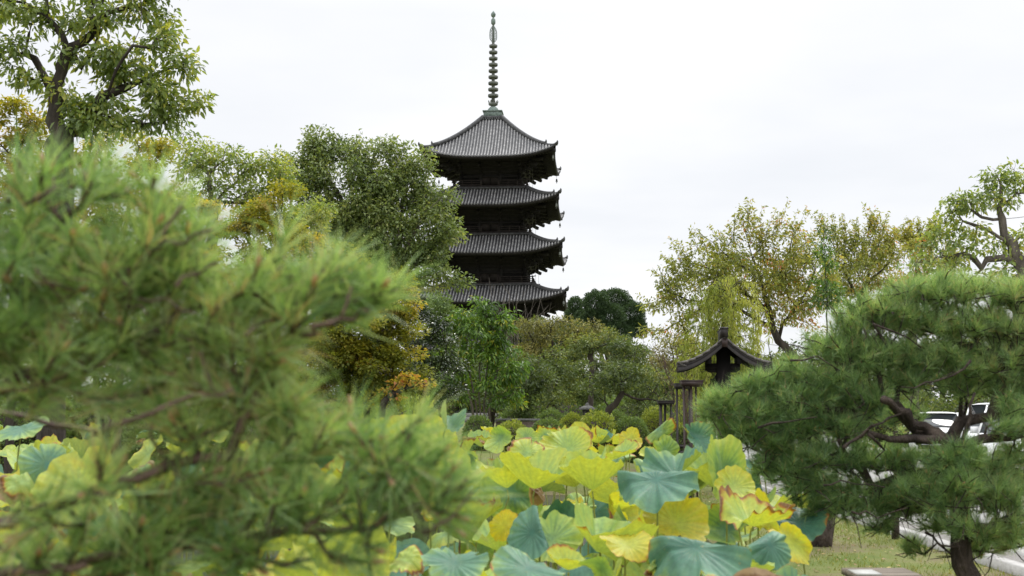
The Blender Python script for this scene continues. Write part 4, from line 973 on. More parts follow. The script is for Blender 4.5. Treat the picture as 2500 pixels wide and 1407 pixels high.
# ------------------------------------------------------------------ roofed gate, timber stands, lantern, wall
def build_gate():
    Y = 26.0; s = mpp(Y)
    c = P(1768, 1000, Y)
    t = thing('roofed_gate', 'small dark wooden gate with a curved gabled roof seen end on behind the right pine', 'gate', (c[0], Y, 0), math.radians(-6.5))
    zz = lambda py: zat(py, Y)
    zr = zz(822); ze = zz(884); hw = 112 * s
    tt = np.linspace(0, 1, 14)
    def prof(x): return zr - .02 - (zr - ze) * (1 - (1 - x) ** 1.75) 
    D0, D1 = -.62, .72
    for sx in (-1, 1):
        g = Geo(); xs = tt * hw * sx
        for k in range(7):                                  # overlapping shingle courses, thick at the eave
            a, b = k * 2, min(13, k * 2 + 2)
            if a == b: continue
            x0, x1 = tt[a], tt[b]
            xa = np.array([x0, x1]); z0 = prof(xa) + np.array((.0, .012)) 
            V = [[(sx * hw * x, y, z) for x, z in zip(xa, z0)] for y in (D0, D1)]
            Vb = [[(sx * hw * x, y, z - .05) for x, z in zip(xa, z0)] for y in (D0, D1)]
            q = [V[0][0], V[0][1], V[1][1], V[1][0], Vb[0][0], Vb[0][1], Vb[1][1], Vb[1][0]]
            g.add(q, [(0, 1, 2, 3), (7, 6, 5, 4), (0, 4, 5, 1), (1, 5, 6, 2), (2, 6, 7, 3), (3, 7, 4, 0)])
        for k in range(4):                                   # stepped shingle edge at the eave
            g.box((sx * (hw - .03 - k * .035), (D0 + D1) / 2, ze - .03 - k * .022), (.08, D1 - D0 - .01 * k, .02))
        g.obj('roof_slope', M['roof_shingle'], t)
        for y in (D0 + .06, D1 - .06):                       # curved bargeboard
            g = Geo()
            for dz, dd, w in ((-.12, 0, .07), (-.06, -.022, .05)):
                pts = np.stack([xs, np.full(14, y + dd * (1 if y < 0 else -1)), prof(tt) + dz], -1)
                hgt = .12 if dz == -.12 else .045
                V = np.stack([pts + (0, -w / 2, -hgt / 2), pts + (0, w / 2, -hgt / 2), pts + (0, w / 2, hgt / 2), pts + (0, -w / 2, hgt / 2), pts + (0, -w / 2, -hgt / 2)], 1)
                g.grid(V)
                e = V[-1][:4]; g.add(e, [(0, 1, 2, 3)])
            g.obj('bargeboard', M['wood_gate'], t)
        g = Geo()
        for k in range(6):                                   # rafters under the slope
            y = D0 + .25 + k * (D1 - D0 - .5) / 5
            pts = np.stack([xs[1:], np.full(13, y), prof(tt[1:]) - .09], -1)
            g.tube(pts, .028, 4)
        g.obj('rafters', M['wood_gate'], t)
    g = Geo()
    rb, rt = zz(832), zz(805)
    g.box((0, (D0 + D1) / 2, (rb + rt) / 2 + .02), (.135, D1 - D0 + .12, rt - rb - .03)); g.box((0, (D0 + D1) / 2, rt + .0), (.165, D1 - D0 + .16, .03), taper=.85)
    g.obj('ridge_beam', M['wood_gate'], t)
    g = Geo()
    g.box((0, D0 + .02, zz(841)), (.11, .06, .17), taper=1.1)
    g.obj('pendant', M['wood_red'], t)
    g = Geo()
    g.box((0, .0, zz(850) / 2), (.27, .27, zz(850)))
    g.obj('pillar', M['wood_black'], t)
    g = Geo(); g.box((0, .5, zz(870) / 2), (.2, .2, zz(870))); g.obj('pillar', M['wood_black'], t)
    g = Geo()
    zc_ = zz(896)
    g.box((-.02, 0, zc_), (.70, .18, .14)); g.box((-.02, 0, zc_ - .09), (.56, .16, .05), taper=1.2)
    g.box((0, .5, zc_), (.7, .14, .12))
    for sx in (-1, 1): g.box((sx * .30, .1, zc_ + .12), (.10, 1.0, .13))
    g.box((0, .25, zz(905) - .3), (.12, .5, .14))
    g.obj('crossbeam', M['wood_black'], t)
    g = Geo()
    g.beam((-.28, -.02, zz(934) - .1), (-.10, -.02, zz(916)), .10, .10); g.box((-.22, -.02, zz(925) / 2), (.10, .10, zz(925)))
    g.obj('brace', M['wood_black'], t)
M['roof_shingle'] = surf_mat('roof_shingle', [(0.3, (0.06, 0.052, 0.046)), (0.7, (0.17, 0.155, 0.14))], 14, 0.38, 0.3, (1, .2, 1), spec=0.6)
build_gate()

def stand(label, Y, capx0, capx1, capy, posts, mat, seed, cap_h=.07, tie=None):
    s = mpp(Y); cx = (capx0 + capx1) / 2
    c = P(cx, 1000, Y); gz = float(ground_z(c[0], Y))
    if gz < -.05: gz = -.45
    t = thing('timber_stand', label, 'wooden stand', (c[0], Y, gz), 0, 'dark timber stands at the pond edge')
    zt = zat(capy, Y) - gz; w = (capx1 - capx0) * s
    g = Geo(); g.box((0, 0, zt - cap_h / 2), (w * .86, w * .86, cap_h), taper=1.14); g.box((0, 0, zt + .012), (w, w, .02))
    g.obj('cap', M[mat], t)
    for px, dy, wpx in posts:
        g = Geo(); h = zt - cap_h
        g.box(((px - cx) * s, dy, h / 2), (wpx * s, wpx * s, h)); g.obj('post', M[mat], t)
    g = Geo()
    for z in (h * .55, h * .25):
        g.box((0, -.06, z), (w * .62, .045, .06)); g.box((0, .1, z + .1), (w * .62, .045, .06))
    g.obj('tie_rail', M[mat], t)
stand('taller reddish brown timber stand with a wide cap beside the gate', 20.0, 1662, 1715, 932, [(1669, -.06, 5), (1686, -.1, 5.5), (1702, .12, 4)], 'wood_red', 1, .08)
stand('dark timber stand with only a corner of its cap showing behind the tall reddish one', 22.5, 1647, 1690, 939, [(1653, 0, 5), (1684, 0, 5)], 'wood_gate', 2, .08)
stand('shorter dark timber stand with thin legs left of the tall reddish one', 23.0, 1605, 1645, 981, [(1612, -.06, 7), (1625, .1, 5), (1639, .05, 4)], 'wood_gate', 3, .05)

def build_lantern():
    Y = 50.0; c = P(1434, 1000, Y); gz = float(ground_z(c[0], Y))
    t = thing('stone_lantern', 'grey stone lantern half hidden under the thicket trees', 'lantern', (c[0], Y, gz))
    h = zat(990, Y) - gz
    for nm, prof, k in (('base', [(.3, 0), (.3, .1), (.22, .16), (.12, .2)], 6), ('shaft', [(.12, .2), (.10, h - .62), (.12, h - .58)], 12), ('platform', [(.1, h - .58), (.22, h - .52), (.22, h - .46), (.1, h - .45)], 6),
                        ('cap', [(.33, h - .17), (.34, h - .13), (.18, h - .03), (.07, h), (.08, h + .05), (.01, h + .11)], 6)):
        g = Geo(); g.lathe(prof, k=k); g.obj(nm, M['stone_dark'], t)
    g = Geo()
    for q in range(6):
        a = q * math.pi / 3; g.box((.16 * math.cos(a), .16 * math.sin(a), h - .31), (.06, .06, .28), a)
    g.lathe([(.10, h - .45), (.10, h - .17)], k=6)
    g.obj('light_box', M['stone_dark'], t)
build_lantern()
def build_wall():
    Y = 43.5; c = P(1265, 1000, Y); gz = float(ground_z(c[0], Y))
    t = thing('earthen_wall', 'short low brown earthen wall under the flat topped dark bush', 'wall', (c[0], Y, gz))
    h = zat(1025, Y) - gz
    g = Geo(); g.box((0, 0, h / 2 - .03), (1.5, .3, h - .06)); g.obj('wall_body', M['clay'], t)
    g = Geo(); g.box((0, 0, h), (1.6, .42, .07), taper=.9); g.obj('coping', M['stone_dark'], t)
build_wall()

def build_board():
    Y = 7.4; a = P(2085, 1401, Y); b = P(2243, 1400, Y)
    w = b[0] - a[0]; z = (a[2] + b[2]) / 2
    t = thing('low_board', 'low wooden board with a pale worn left end at the bottom edge of the grass', 'board', ((a[0] + b[0]) / 2, Y, 0))
    g = Geo()
    for k in range(3): g.box((0, .0 + k * .115, z - .02), (w, .11, .035))
    g.box((0, -.062, z - .045), (w * .99, .02, .075)); g.obj('top_plank', M['board'], t)
    g = Geo(); g.box((-w * .30, .05, z + .0005), (w * .38, .2, .008)); g.obj('worn_patch', M['board_top'], t)
    for sx in (-1, 1):
        for dy in (0, .22):
            g = Geo(); g.box((sx * w * .42, dy, z / 2 - .03), (.05, .05, z - .04)); g.obj('leg', M['board'], t)
build_board()

# ------------------------------------------------------------------ parked cars
def car(label, px, Y, rz, Ln, W, H, hood, seed):
    c = P(px, 1000, Y)
    t = thing('parked_car', label, 'car', (c[0], Y, 0.05), rz, 'white cars parked beyond the road')
    # length along -y (nose at -y)
    st = np.array([-.5, -.485, -.44, -.34, -.26, -.05, .2, .42, .48, .5]) * Ln
    zb = np.array([.42, .30, .22, .2, .2, .2, .2, .22, .3, .4])
    hood_z = np.array([.62, hood - .12, hood - .03, hood + .02, hood + .06, hood + .1, hood + .12, hood + .12, hood + .05, .8])
    wd = np.array([.36, .44, .48, .5, .5, .5, .5, .49, .47, .42]) * W
    rows = []
    for y, a, b, w in zip(st, zb, hood_z, wd):
        x = np.array([0, .8, .97, 1.0, .99, .93, .78, .4, 0]) * w
        z = a + (b - a) * np.array([0, 0, .12, .35, .72, .93, .99, 1.02, 1.03])
        pr = np.stack([x, np.full(9, y), z], -1)
        rows.append(np.vstack([pr[::1], (pr * (-1, 1, 1))[::-1][1:]]))
    g = Geo(); g.grid(np.stack(rows))
    body = g.obj('body', M['paint_white'], t, True)
    # cabin: glass house, then roof and pillars
    bz = hood + .09
    y0b, y0t, y1b, y1t = -.30 * Ln, -.17 * Ln, .47 * Ln, .42 * Ln
    wb, wt = W * .485, W * .40
    B = [(-wb, y0b, bz), (wb, y0b, bz), (wb, y1b, bz), (-wb, y1b, bz), (-wt, y0t, H - .06), (wt, y0t, H - .06), (wt, y1t, H - .06), (-wt, y1t, H - .06)]
    g = Geo(); g.add(B, [(4, 5, 6, 7), (0, 1, 5, 4), (1, 2, 6, 5), (2, 3, 7, 6), (3, 0, 4, 7)]); g.obj('window_glass', M['glass'], t)
    g = Geo()
    n = 9; yy = np.linspace(y0t - .06, y1t + .05, n); xx = np.linspace(-1, 1, 9)
    edge = np.minimum(1, np.minimum(np.arange(n), np.arange(n)[::-1]) / 1.5)
    g.grid(np.stack([np.stack([xx * (wt + .03) * (.92 + .08 * e), np.full(9, y), H - .06 + .06 * (1 - xx ** 4) * (.3 + .7 * e)], -1) for y, e in zip(yy, edge)]))
    g.grid(np.stack([np.stack([xx * (wt + .03) * (.92 + .08 * e), np.full(9, y), np.full(9, H - .075)], -1) for y, e in zip(yy, edge)]))
    g.obj('roof', M['paint_white'], t, True)
    for sx in (-1, 1):
        for yb, yt, w in ((y0b, y0t, .07), ((y0b + y1b) * .5 - .1, (y0t + y1t) * .5 - .1, .08), (y1b - .05, y1t - .03, .13), ((y0b + y1b * 3) * .25, (y0t + y1t * 3) * .25, .07)):
            g = Geo(); g.beam((sx * (wb + .006), yb, bz - .02), (sx * (wt + .006), yt, H - .05), w, .04, (sx, 0, .2)); g.obj('window_pillar', M['paint_white'], t)
    for sx in (-1, 1):
        g = Geo(); g.add([(sx * W * .28, -.492 * Ln, hood - .28), (sx * W * .44, -.478 * Ln, hood - .30), (sx * W * .475, -.43 * Ln, hood - .14), (sx * W * .30, -.484 * Ln, hood - .15)], [(0, 1, 2, 3)])
        v = g.V[0].copy(); g.V[0] = v + (0, -.012, 0)
        h = g.obj('headlight', M['chrome'], t)
        g = Geo(); g.lathe([(0, 0), (.055, .01), (.06, .03), (.04, .04)], k=12)
        for q in range(len(g.V)):
            v = g.V[q]; g.V[q] = np.stack([v[:, 0], -v[:, 2], v[:, 1]], -1) + (sx * W * .36, -.487 * Ln, hood - .22)
        g.obj('lamp', M['glass'], h)
        g = Geo(); g.box((sx * (W * .5 + .09), -.22 * Ln, bz + .06), (.18, .09, .14), taper=.85); g.obj('mirror', M['paint_white'], t)
        for y in (-.31 * Ln, .30 * Ln):
            g = Geo(); g.lathe([(.2, -.1), (.29, -.1), (.315, -.06), (.315, .06), (.29, .1), (.2, .1)], k=22)
            v = g.V[0]; g.V[0] = np.stack([v[:, 2], v[:, 0], v[:, 1]], -1) + (sx * (W * .5 - .09), y, .31)
            wh = g.obj('wheel', M['rubber'], t)
            g = Geo(); g.lathe([(.0, .105), (.05, .108), (.19, .09), (.2, .1), (.2, -.1)], k=16)
            v = g.V[0]; g.V[0] = np.stack([v[:, 2] * sx, v[:, 0], v[:, 1]], -1) + (sx * (W * .5 - .09), y, .31)
            g.obj('rim', M['chrome'], wh)
    g = Geo(); g.box((0, -.497 * Ln, hood - .32), (W * .5, .03, .13)); g.box((0, -.5 * Ln, .38), (W * .62, .03, .14))
    for k in range(3): g.box((0, -.503 * Ln, hood - .36 + k * .04), (W * .5, .03, .008))
    g.obj('grille', M['rubber'], t)
    g = Geo(); g.box((0, -.512 * Ln, .52), (.33, .012, .165)); g.obj('number_plate', M['plate'], t)
    return t
car('nearest white car with rounded bonnet, cut by the right edge of the photo', 2500, 27.5, math.radians(-28), 3.6, 1.62, 1.72, 1.02, 1)
car('white car behind the pine trunk fork with its headlight showing', 2440, 34.5, math.radians(-24), 4.3, 1.7, 1.78, 1.02, 2)
car('farthest white car, its pale roof peeking left of the others', 2285, 44.0, math.radians(-20), 4.2, 1.7, 1.52, .95, 3)

# ------------------------------------------------------------------ pines
LF['needle_near'] = leaf_mat('pine_needle_near', [(0, (0.085, 0.17, 0.062)), (.4, (0.185, 0.31, 0.115)), (.7, (0.325, 0.45, 0.20)), (.92, (0.46, 0.50, 0.26)), (1, (0.42, 0.29, 0.19))], .45, .33, .6)
LF['needle'] = leaf_mat('pine_needle', [(0, (0.095, 0.18, 0.082)), (.4, (0.195, 0.31, 0.13)), (.7, (0.325, 0.44, 0.20)), (.93, (0.46, 0.53, 0.29)), (1, (0.45, 0.31, 0.18))], .42, .38, .5)
def needle_mesh(g, base, axis, per, L, W, rng, spread=(.25, 1.0), stub=.06, tint=None, up=.25, bend=True):
    n = len(base); idx = np.repeat(np.arange(n), per); m = len(idx)
    a = axis[idx]
    r = nrm(np.cross(a, rng.normal(size=(m, 3))))
    th = rng.uniform(*spread, m)[:, None]
    d = nrm(a * np.cos(th) + r * np.sin(th) + np.array((0, 0, up)) * rng.uniform(0, 1, (m, 1)))
    b = base[idx] - a * (rng.random((m, 1)) * stub)
    l = L * rng.uniform(.6, 1.12, (m, 1)); s = nrm(np.cross(d, rng.normal(size=(m, 3)))) * W * .5
    tt = np.clip((tint[idx] if tint is not None else .5) + rng.normal(0, .21, m), 0, 1)
    tt[rng.random(m) < .02] = 1.0
    if bend:
        k = rng.normal(0, .08, (m, 3)) * l + (0, 0, -1) * l * .06
        mid = b + d * l * .5; tip = b + d * l + k
        V = np.stack([b - s, b + s, mid + s * .95, mid - s * .95, tip], 1); o = np.arange(m)[:, None] * 5
        g.add(V.reshape(-1, 3), o + (0, 1, 2, 3), np.repeat(tt, 5))
        g.F[3].append(o + (3, 2, 4) + (g.n - 5 * m))
    else:
        V = np.stack([b - s, b + s, b + d * l], 1)
        g.add(V.reshape(-1, 3), np.arange(3 * m).reshape(-1, 3), np.repeat(tt, 3))
def pine(name, label, Y, trunks, blobs, dens, r_base, seed, L, W, per, mat, r_tip=.004, seg=.14, bark='bark_pine', spread=(.2, 1.0), shell=.1, nup=.12, bf=.3, wig=.2, depth=1.0, axis_up=.9, axis_bias=(0, 0, 0), root=None, bend=True, buds=.3, roots=1, group=None, dead=0, limbs=(), limb_dy=-.07, limb_step=.03):
    rg = np.random.default_rng(seed)
    lines = []
    for ti, tr_ in enumerate(trunks):
        q = [P(p[0], p[1], Y + (p[2] if len(p) > 2 else 0)) for p in tr_]
        if ti == 0:
            b = q[0].copy() if root is None else np.array(root, float); b[2] = ground_z(b[0], b[1]) - .1
            q = [b] + q
        lines.append(q)
    tips = in_blobs(blobs, lambda a, b: max(3, int(math.pi * a * b * dens)), Y, rg, shell, depth)
    A, par, tn = grow(lines, tips, rg, bf, seg, wig, .12, roots)
    loc = np.array((lines[0][0][0], lines[0][0][1], lines[0][0][2] + .1))
    t = thing(name, label, 'tree', loc, 0, group)
    g = Geo(); limb_mesh(g, A - loc, par, tn, r_base, r_tip, rg, jit=.16)
    for r0, pl in limbs:                                     # gnarled twigs standing in front of the needles
        q = smooth_line([P(a[0], a[1], Y + limb_dy + rg.uniform(-.06, .04)) - loc for a in pl], limb_step, rg, .18)
        g.tube(q, .6 * np.linspace(r0, r0 * .5, len(q)) * rg.uniform(.85, 1.2, len(q)), 7, jit=.2, rng=rg)
    for k in range(dead):                                    # short bare twigs along the limbs
        i = rg.integers(len(A) // 8, len(A)); d = nrm(rg.normal(0, 1, 3)) * rg.uniform(.1, .3)
        p = A[i] - loc; g.tube([p, p + d * .5 + rg.normal(0, .02, 3), p + d], [.006, .0045, .002], 3, cap=False)
    gk = g
    td = nrm(A[tn] - A[np.maximum(par[tn], 0)])
    axis = nrm(td * .7 + np.array((0, 0, axis_up)) * rg.uniform(.4, 1.1, (len(tips), 1)) + np.array(axis_bias) + rg.normal(0, .3, (len(tips), 3)))
    tint = np.clip(.47 + .12 * wave(tips, 2.4 / max(.4, Y / 8), seed) * 2 + rg.normal(0, .1, len(tips)), 0, 1)
    sh = rg.uniform(.15, .55, len(tips))[:, None] * L
    g = Geo()
    ends = tips + axis * sh
    needle_mesh(g, ends - loc, axis, per, L, W, rg, spread, L * .7, tint, nup, bend=bend)
    gb = g
    for i in range(len(tips)):
        p = tips[i] - loc; e = ends[i] - loc
        gk.tube([A[max(par[tn[i]], 0)] - loc, p, e], [r_tip * 1.1, r_tip, r_tip * .8], 4, cap=False)
        if rg.random() < buds:
            gb.tube([e, e + axis[i] * L * .12, e + axis[i] * L * .22], [r_tip * 1.0, r_tip * 1.25, r_tip * .4], 5, a=1.0)
    g.obj('needles', mat, t)
    gk.obj('trunk', M[bark], t, True)
    return t
pine('pine_tree', 'nearest pine, out of focus and filling the left of the photo with soft green needles', 2.3,
     [[(-420, 1250, .1), (-300, 900, .1), (-150, 700, .2), (-60, 560, .3)], [(-380, 1320), (-150, 1310), (0, 1285), (150, 1225), (300, 1185), (420, 1130), (560, 1120)], [(-330, 980), (-80, 980), (120, 900), (270, 880), (310, 780), (300, 690), (370, 600), (440, 505)],
      [(-330, 990), (0, 1010, .2), (250, 1050, .2), (440, 990, .2), (600, 930, .2), (740, 810, .1), (810, 785, .1), (890, 765, .1)], [(310, 760), (240, 660), (180, 660)], [(270, 880), (400, 800), (480, 700), (530, 640)], [(-390, 1400), (0, 1392), (300, 1360), (520, 1320), (760, 1270), (830, 1180)],
      [(600, 930, .2), (640, 890), (660, 800), (700, 730)], [(520, 1320), (700, 1300), (900, 1290), (1040, 1230)], [(810, 785, .1), (845, 740, .1), (857, 700, .1)], [(-200, 780), (60, 700), (120, 600), (150, 540)]],
     [(90, 460, 130, 55), (250, 470, 120, 45), (390, 470, 80, 40), (420, 530, 60, 45), (60, 620, 120, 70), (220, 630, 130, 70), (370, 620, 110, 70), (460, 620, 60, 55), (90, 720, 160, 90), (300, 720, 150, 90), (460, 700, 110, 90), (560, 740, 80, 80), (640, 740, 75, 50), (740, 730, 80, 50), (830, 715, 50, 40), (880, 745, 50, 28), (930, 735, 30, 18), (690, 670, 60, 35), (790, 680, 50, 28), (700, 790, 110, 65), (540, 850, 150, 80), (330, 850, 170, 90), (120, 870, 150, 90),
      (640, 900, 80, 70), (500, 960, 120, 55), (300, 980, 130, 50), (120, 960, 120, 45), (640, 960, 70, 45), (700, 1010, 60, 30),
      (600, 1170, 110, 60), (740, 1140, 90, 70), (850, 1110, 80, 65), (950, 1110, 70, 60), (1020, 1180, 60, 60), (900, 1210, 110, 70), (700, 1260, 140, 70), (520, 1270, 130, 70), (380, 1290, 110, 60), (940, 1300, 80, 40), (640, 1360, 150, 50), (400, 1380, 130, 45), (180, 1370, 110, 40), (830, 1370, 90, 40), (1070, 1240, 60, 45), (1090, 1190, 40, 40), (1000, 1100, 60, 40), (60, 1420, 120, 30), (100, 1350, 130, 50), (300, 1310, 130, 50), (440, 1210, 110, 50), (230, 1200, 130, 35, -.12), (80, 1270, 100, 40, -.12), (200, 1420, 120, 30), (450, 1070, 140, 35), (700, 1070, 110, 35), (560, 1030, 90, 30), (-60, 640, 90, 140), (-60, 850, 90, 150)],
     720, .0145, 401, .115, .0023, 44, LF['needle_near'], .0045, .05, 'bark_twig', (.25, 1.2), .0, .14, .25, .2, 1.1, .5, (.25, 0, .1), root=(-1.55, 2.3, 0), buds=.35,
     limbs=[(.0085, [(250, 650), (300, 690), (340, 640), (385, 595), (440, 505)]), (.006, [(300, 690), (315, 740), (360, 770)]), (.008, [(735, 818), (800, 792), (860, 772), (900, 760)]), (.006, [(830, 785), (850, 740), (858, 700)]), (.007, [(430, 700), (480, 660), (530, 640)]), (.006, [(80, 690), (240, 720), (400, 735), (480, 765)]), (.005, [(90, 660), (180, 760), (300, 790)]), (.006, [(490, 860), (512, 905), (525, 960)]), (.008, [(230, 1060), (330, 1020), (440, 985), (570, 950)]),
            (.006, [(740, 1295), (820, 1240), (845, 1180)]), (.006, [(1030, 1300), (1100, 1265), (1155, 1200)]), (.007, [(380, 600), (450, 600), (520, 560)]), (.006, [(60, 500), (110, 470), (130, 430)]), (.005, [(600, 820), (640, 790), (690, 780)]), (.015, [(-80, 1310), (0, 1288), (150, 1230), (290, 1185), (380, 1150)]), (.016, [(-80, 1400), (60, 1392), (210, 1380)])])
pine('pine_tree', 'big cloud pruned pine spreading layered needle pads on the right, forked dark trunk', 9.2,
     [[(2368, 1420, -.2), (2352, 1330, -.2), (2345, 1230, -.1), (2330, 1140), (2318, 1085)], [(2318, 1085), (2285, 1055), (2235, 1040), (2195, 1000), (2160, 975)], [(2318, 1080), (2345, 1030, .1), (2380, 940, .3), (2380, 850, .4), (2360, 780, .5)], [(2330, 1080), (2240, 1066, -.2), (2170, 1074, -.3), (2110, 1055, -.4), (2030, 1080, -.5)], [(2325, 1080), (2400, 1074), (2470, 1062), (2560, 1030)],
      [(2345, 1280, -.2), (2400, 1290, -.3), (2460, 1265, -.3), (2560, 1240, -.3)], [(2195, 1000), (2120, 960), (2060, 900), (2010, 860)], [(2160, 975), (2080, 1000), (1990, 1000), (1880, 1000), (1790, 1010)], [(2350, 1030), (2420, 1010), (2520, 1005)], [(2380, 930), (2440, 880), (2480, 830)], [(2340, 1180), (2280, 1150), (2200, 1170), (2130, 1190)], [(2110, 1055), (2000, 1120), (1930, 1150)], [(2380, 860), (2260, 790), (2180, 770)]],
     [(2345, 1190, 60, 40, -.5), (2330, 1120, 70, 40, -.4), (2260, 1200, 60, 40, -.3), (2250, 720, 110, 35), (2370, 715, 120, 35), (2470, 730, 70, 40), (2150, 760, 80, 36), (2080, 800, 70, 36), (2190, 790, 100, 45), (2320, 790, 120, 50), (2450, 810, 90, 50), (2020, 860, 70, 40), (2100, 870, 90, 45), (1940, 915, 60, 32), (1880, 950, 60, 32), (1950, 975, 90, 40), (1810, 990, 50, 30), (1765, 1000, 40, 26), (1840, 950, 45, 26), (1860, 1020, 80, 36), (2040, 950, 90, 50), (2180, 880, 90, 45), (2300, 880, 100, 45), (2420, 900, 100, 45), (2120, 980, 60, 40), (2230, 930, 80, 32), (2350, 945, 80, 32), (2460, 965, 60, 28), (1950, 1040, 90, 38), (1830, 1060, 70, 30), (2050, 1050, 70, 40), (1900, 1100, 70, 32), (1990, 1120, 80, 38), (2090, 1130, 80, 40), (2180, 1130, 60, 36), (2290, 1140, 70, 30), (2400, 1150, 80, 40), (2470, 1120, 40, 36), (1960, 1185, 80, 34), (2060, 1205, 80, 28), (2230, 1190, 60, 28), (2240, 1250, 60, 24), (2420, 1230, 60, 30), (2480, 1200, 40, 40), (2290, 1290, 40, 20), (2370, 1345, 50, 22), (2450, 1330, 60, 24), (2560, 900, 80, 200), (2230, 1340, 40, 18), (2100, 1240, 90, 26), (2180, 1220, 90, 40), (2000, 1235, 70, 24), (1900, 1150, 70, 34), (2150, 1290, 50, 16), (2320, 1230, 70, 34, -.4), (2410, 1310, 60, 30, -.3), (2340, 1290, 40, 26, -.5), (1890, 1060, 80, 36), (1790, 1045, 45, 24), (2430, 1210, 70, 40, -.3), (2480, 1290, 60, 40, -.3), (2300, 1180, 60, 26, .3), (2465, 1050, 45, 22, -.4), (2200, 1020, 60, 24, .3), (1760, 985, 45, 28), (1740, 1010, 34, 22), (1800, 1075, 60, 26), (2480, 1010, 50, 20, -.3), (2480, 990, 40, 16, -.3)],
     820, .075, 402, .12, .0034, 58, LF['needle'], .0030, .16, 'bark_pine', (.15, 1.15), .0, .15, .25, .2, 1.0, 1.0, (0, 0, 0), bend=False, buds=.12, dead=700, limb_dy=-.28, limb_step=.09,
     limbs=[(.085, [(2335, 1090), (2285, 1058), (2230, 1030), (2190, 1000), (2155, 975)]), (.06, [(2345, 1085), (2290, 1072), (2235, 1066), (2170, 1074), (2120, 1060)]), (.05, [(2330, 1082), (2400, 1074), (2460, 1064), (2530, 1040)]), (.022, [(2060, 1092), (2105, 1062), (2150, 1032), (2200, 1010)]), (.018, [(2120, 1060), (2140, 1085), (2160, 1100)]), (.014, [(1850, 1045), (1920, 1030), (1995, 1018)]), (.014, [(2370, 880), (2320, 915), (2255, 942), (2200, 945)]), (.014, [(2130, 790), (2190, 815), (2250, 850)]),
            (.05, [(2352, 1290), (2420, 1282), (2480, 1262), (2550, 1235)]), (.012, [(2010, 1185), (2090, 1178), (2160, 1190)]), (.012, [(2080, 1250), (2150, 1262), (2215, 1240)]), (.016, [(2260, 1300), (2300, 1330), (2350, 1335)]), (.02, [(2400, 1075), (2420, 1040), (2460, 1012), (2510, 1010)]), (.012, [(1930, 880), (1990, 870), (2050, 905)]), (.03, [(2350, 1075), (2372, 1020), (2380, 960)])])
pg_ = dict(group='pines on the grass bank')
pine('pine_tree', 'pine with a thick straight dark trunk standing on the grass behind the big right pine', 15.6,
     [[(1995, 1300), (1990, 1200), (1985, 1120), (1995, 1060)], [(1988, 1200), (1930, 1190), (1890, 1200)], [(1985, 1150), (2060, 1140), (2110, 1150)]],
     [(1990, 1060, 70, 25), (1930, 1150, 60, 24), (2050, 1150, 60, 24), (1980, 1110, 80, 28), (1910, 1205, 45, 18), (2050, 1215, 50, 16)], 110, .15, 403, .11, .0034, 70, LF['needle'], .005, .3, bend=False, buds=0, dead=90, **pg_)
pine('pine_tree', 'slender young pine trunk on the grass near the road kerb', 16.6,
     [[(2186, 1280), (2184, 1200), (2190, 1120), (2180, 1060)]], [(2185, 1060, 45, 20), (2160, 1110, 40, 18), (2215, 1120, 40, 18), (2190, 1170, 50, 18)], 110, .055, 404, .11, .0034, 70, LF['needle'], .005, .3, bend=False, buds=0, dead=40, **pg_)
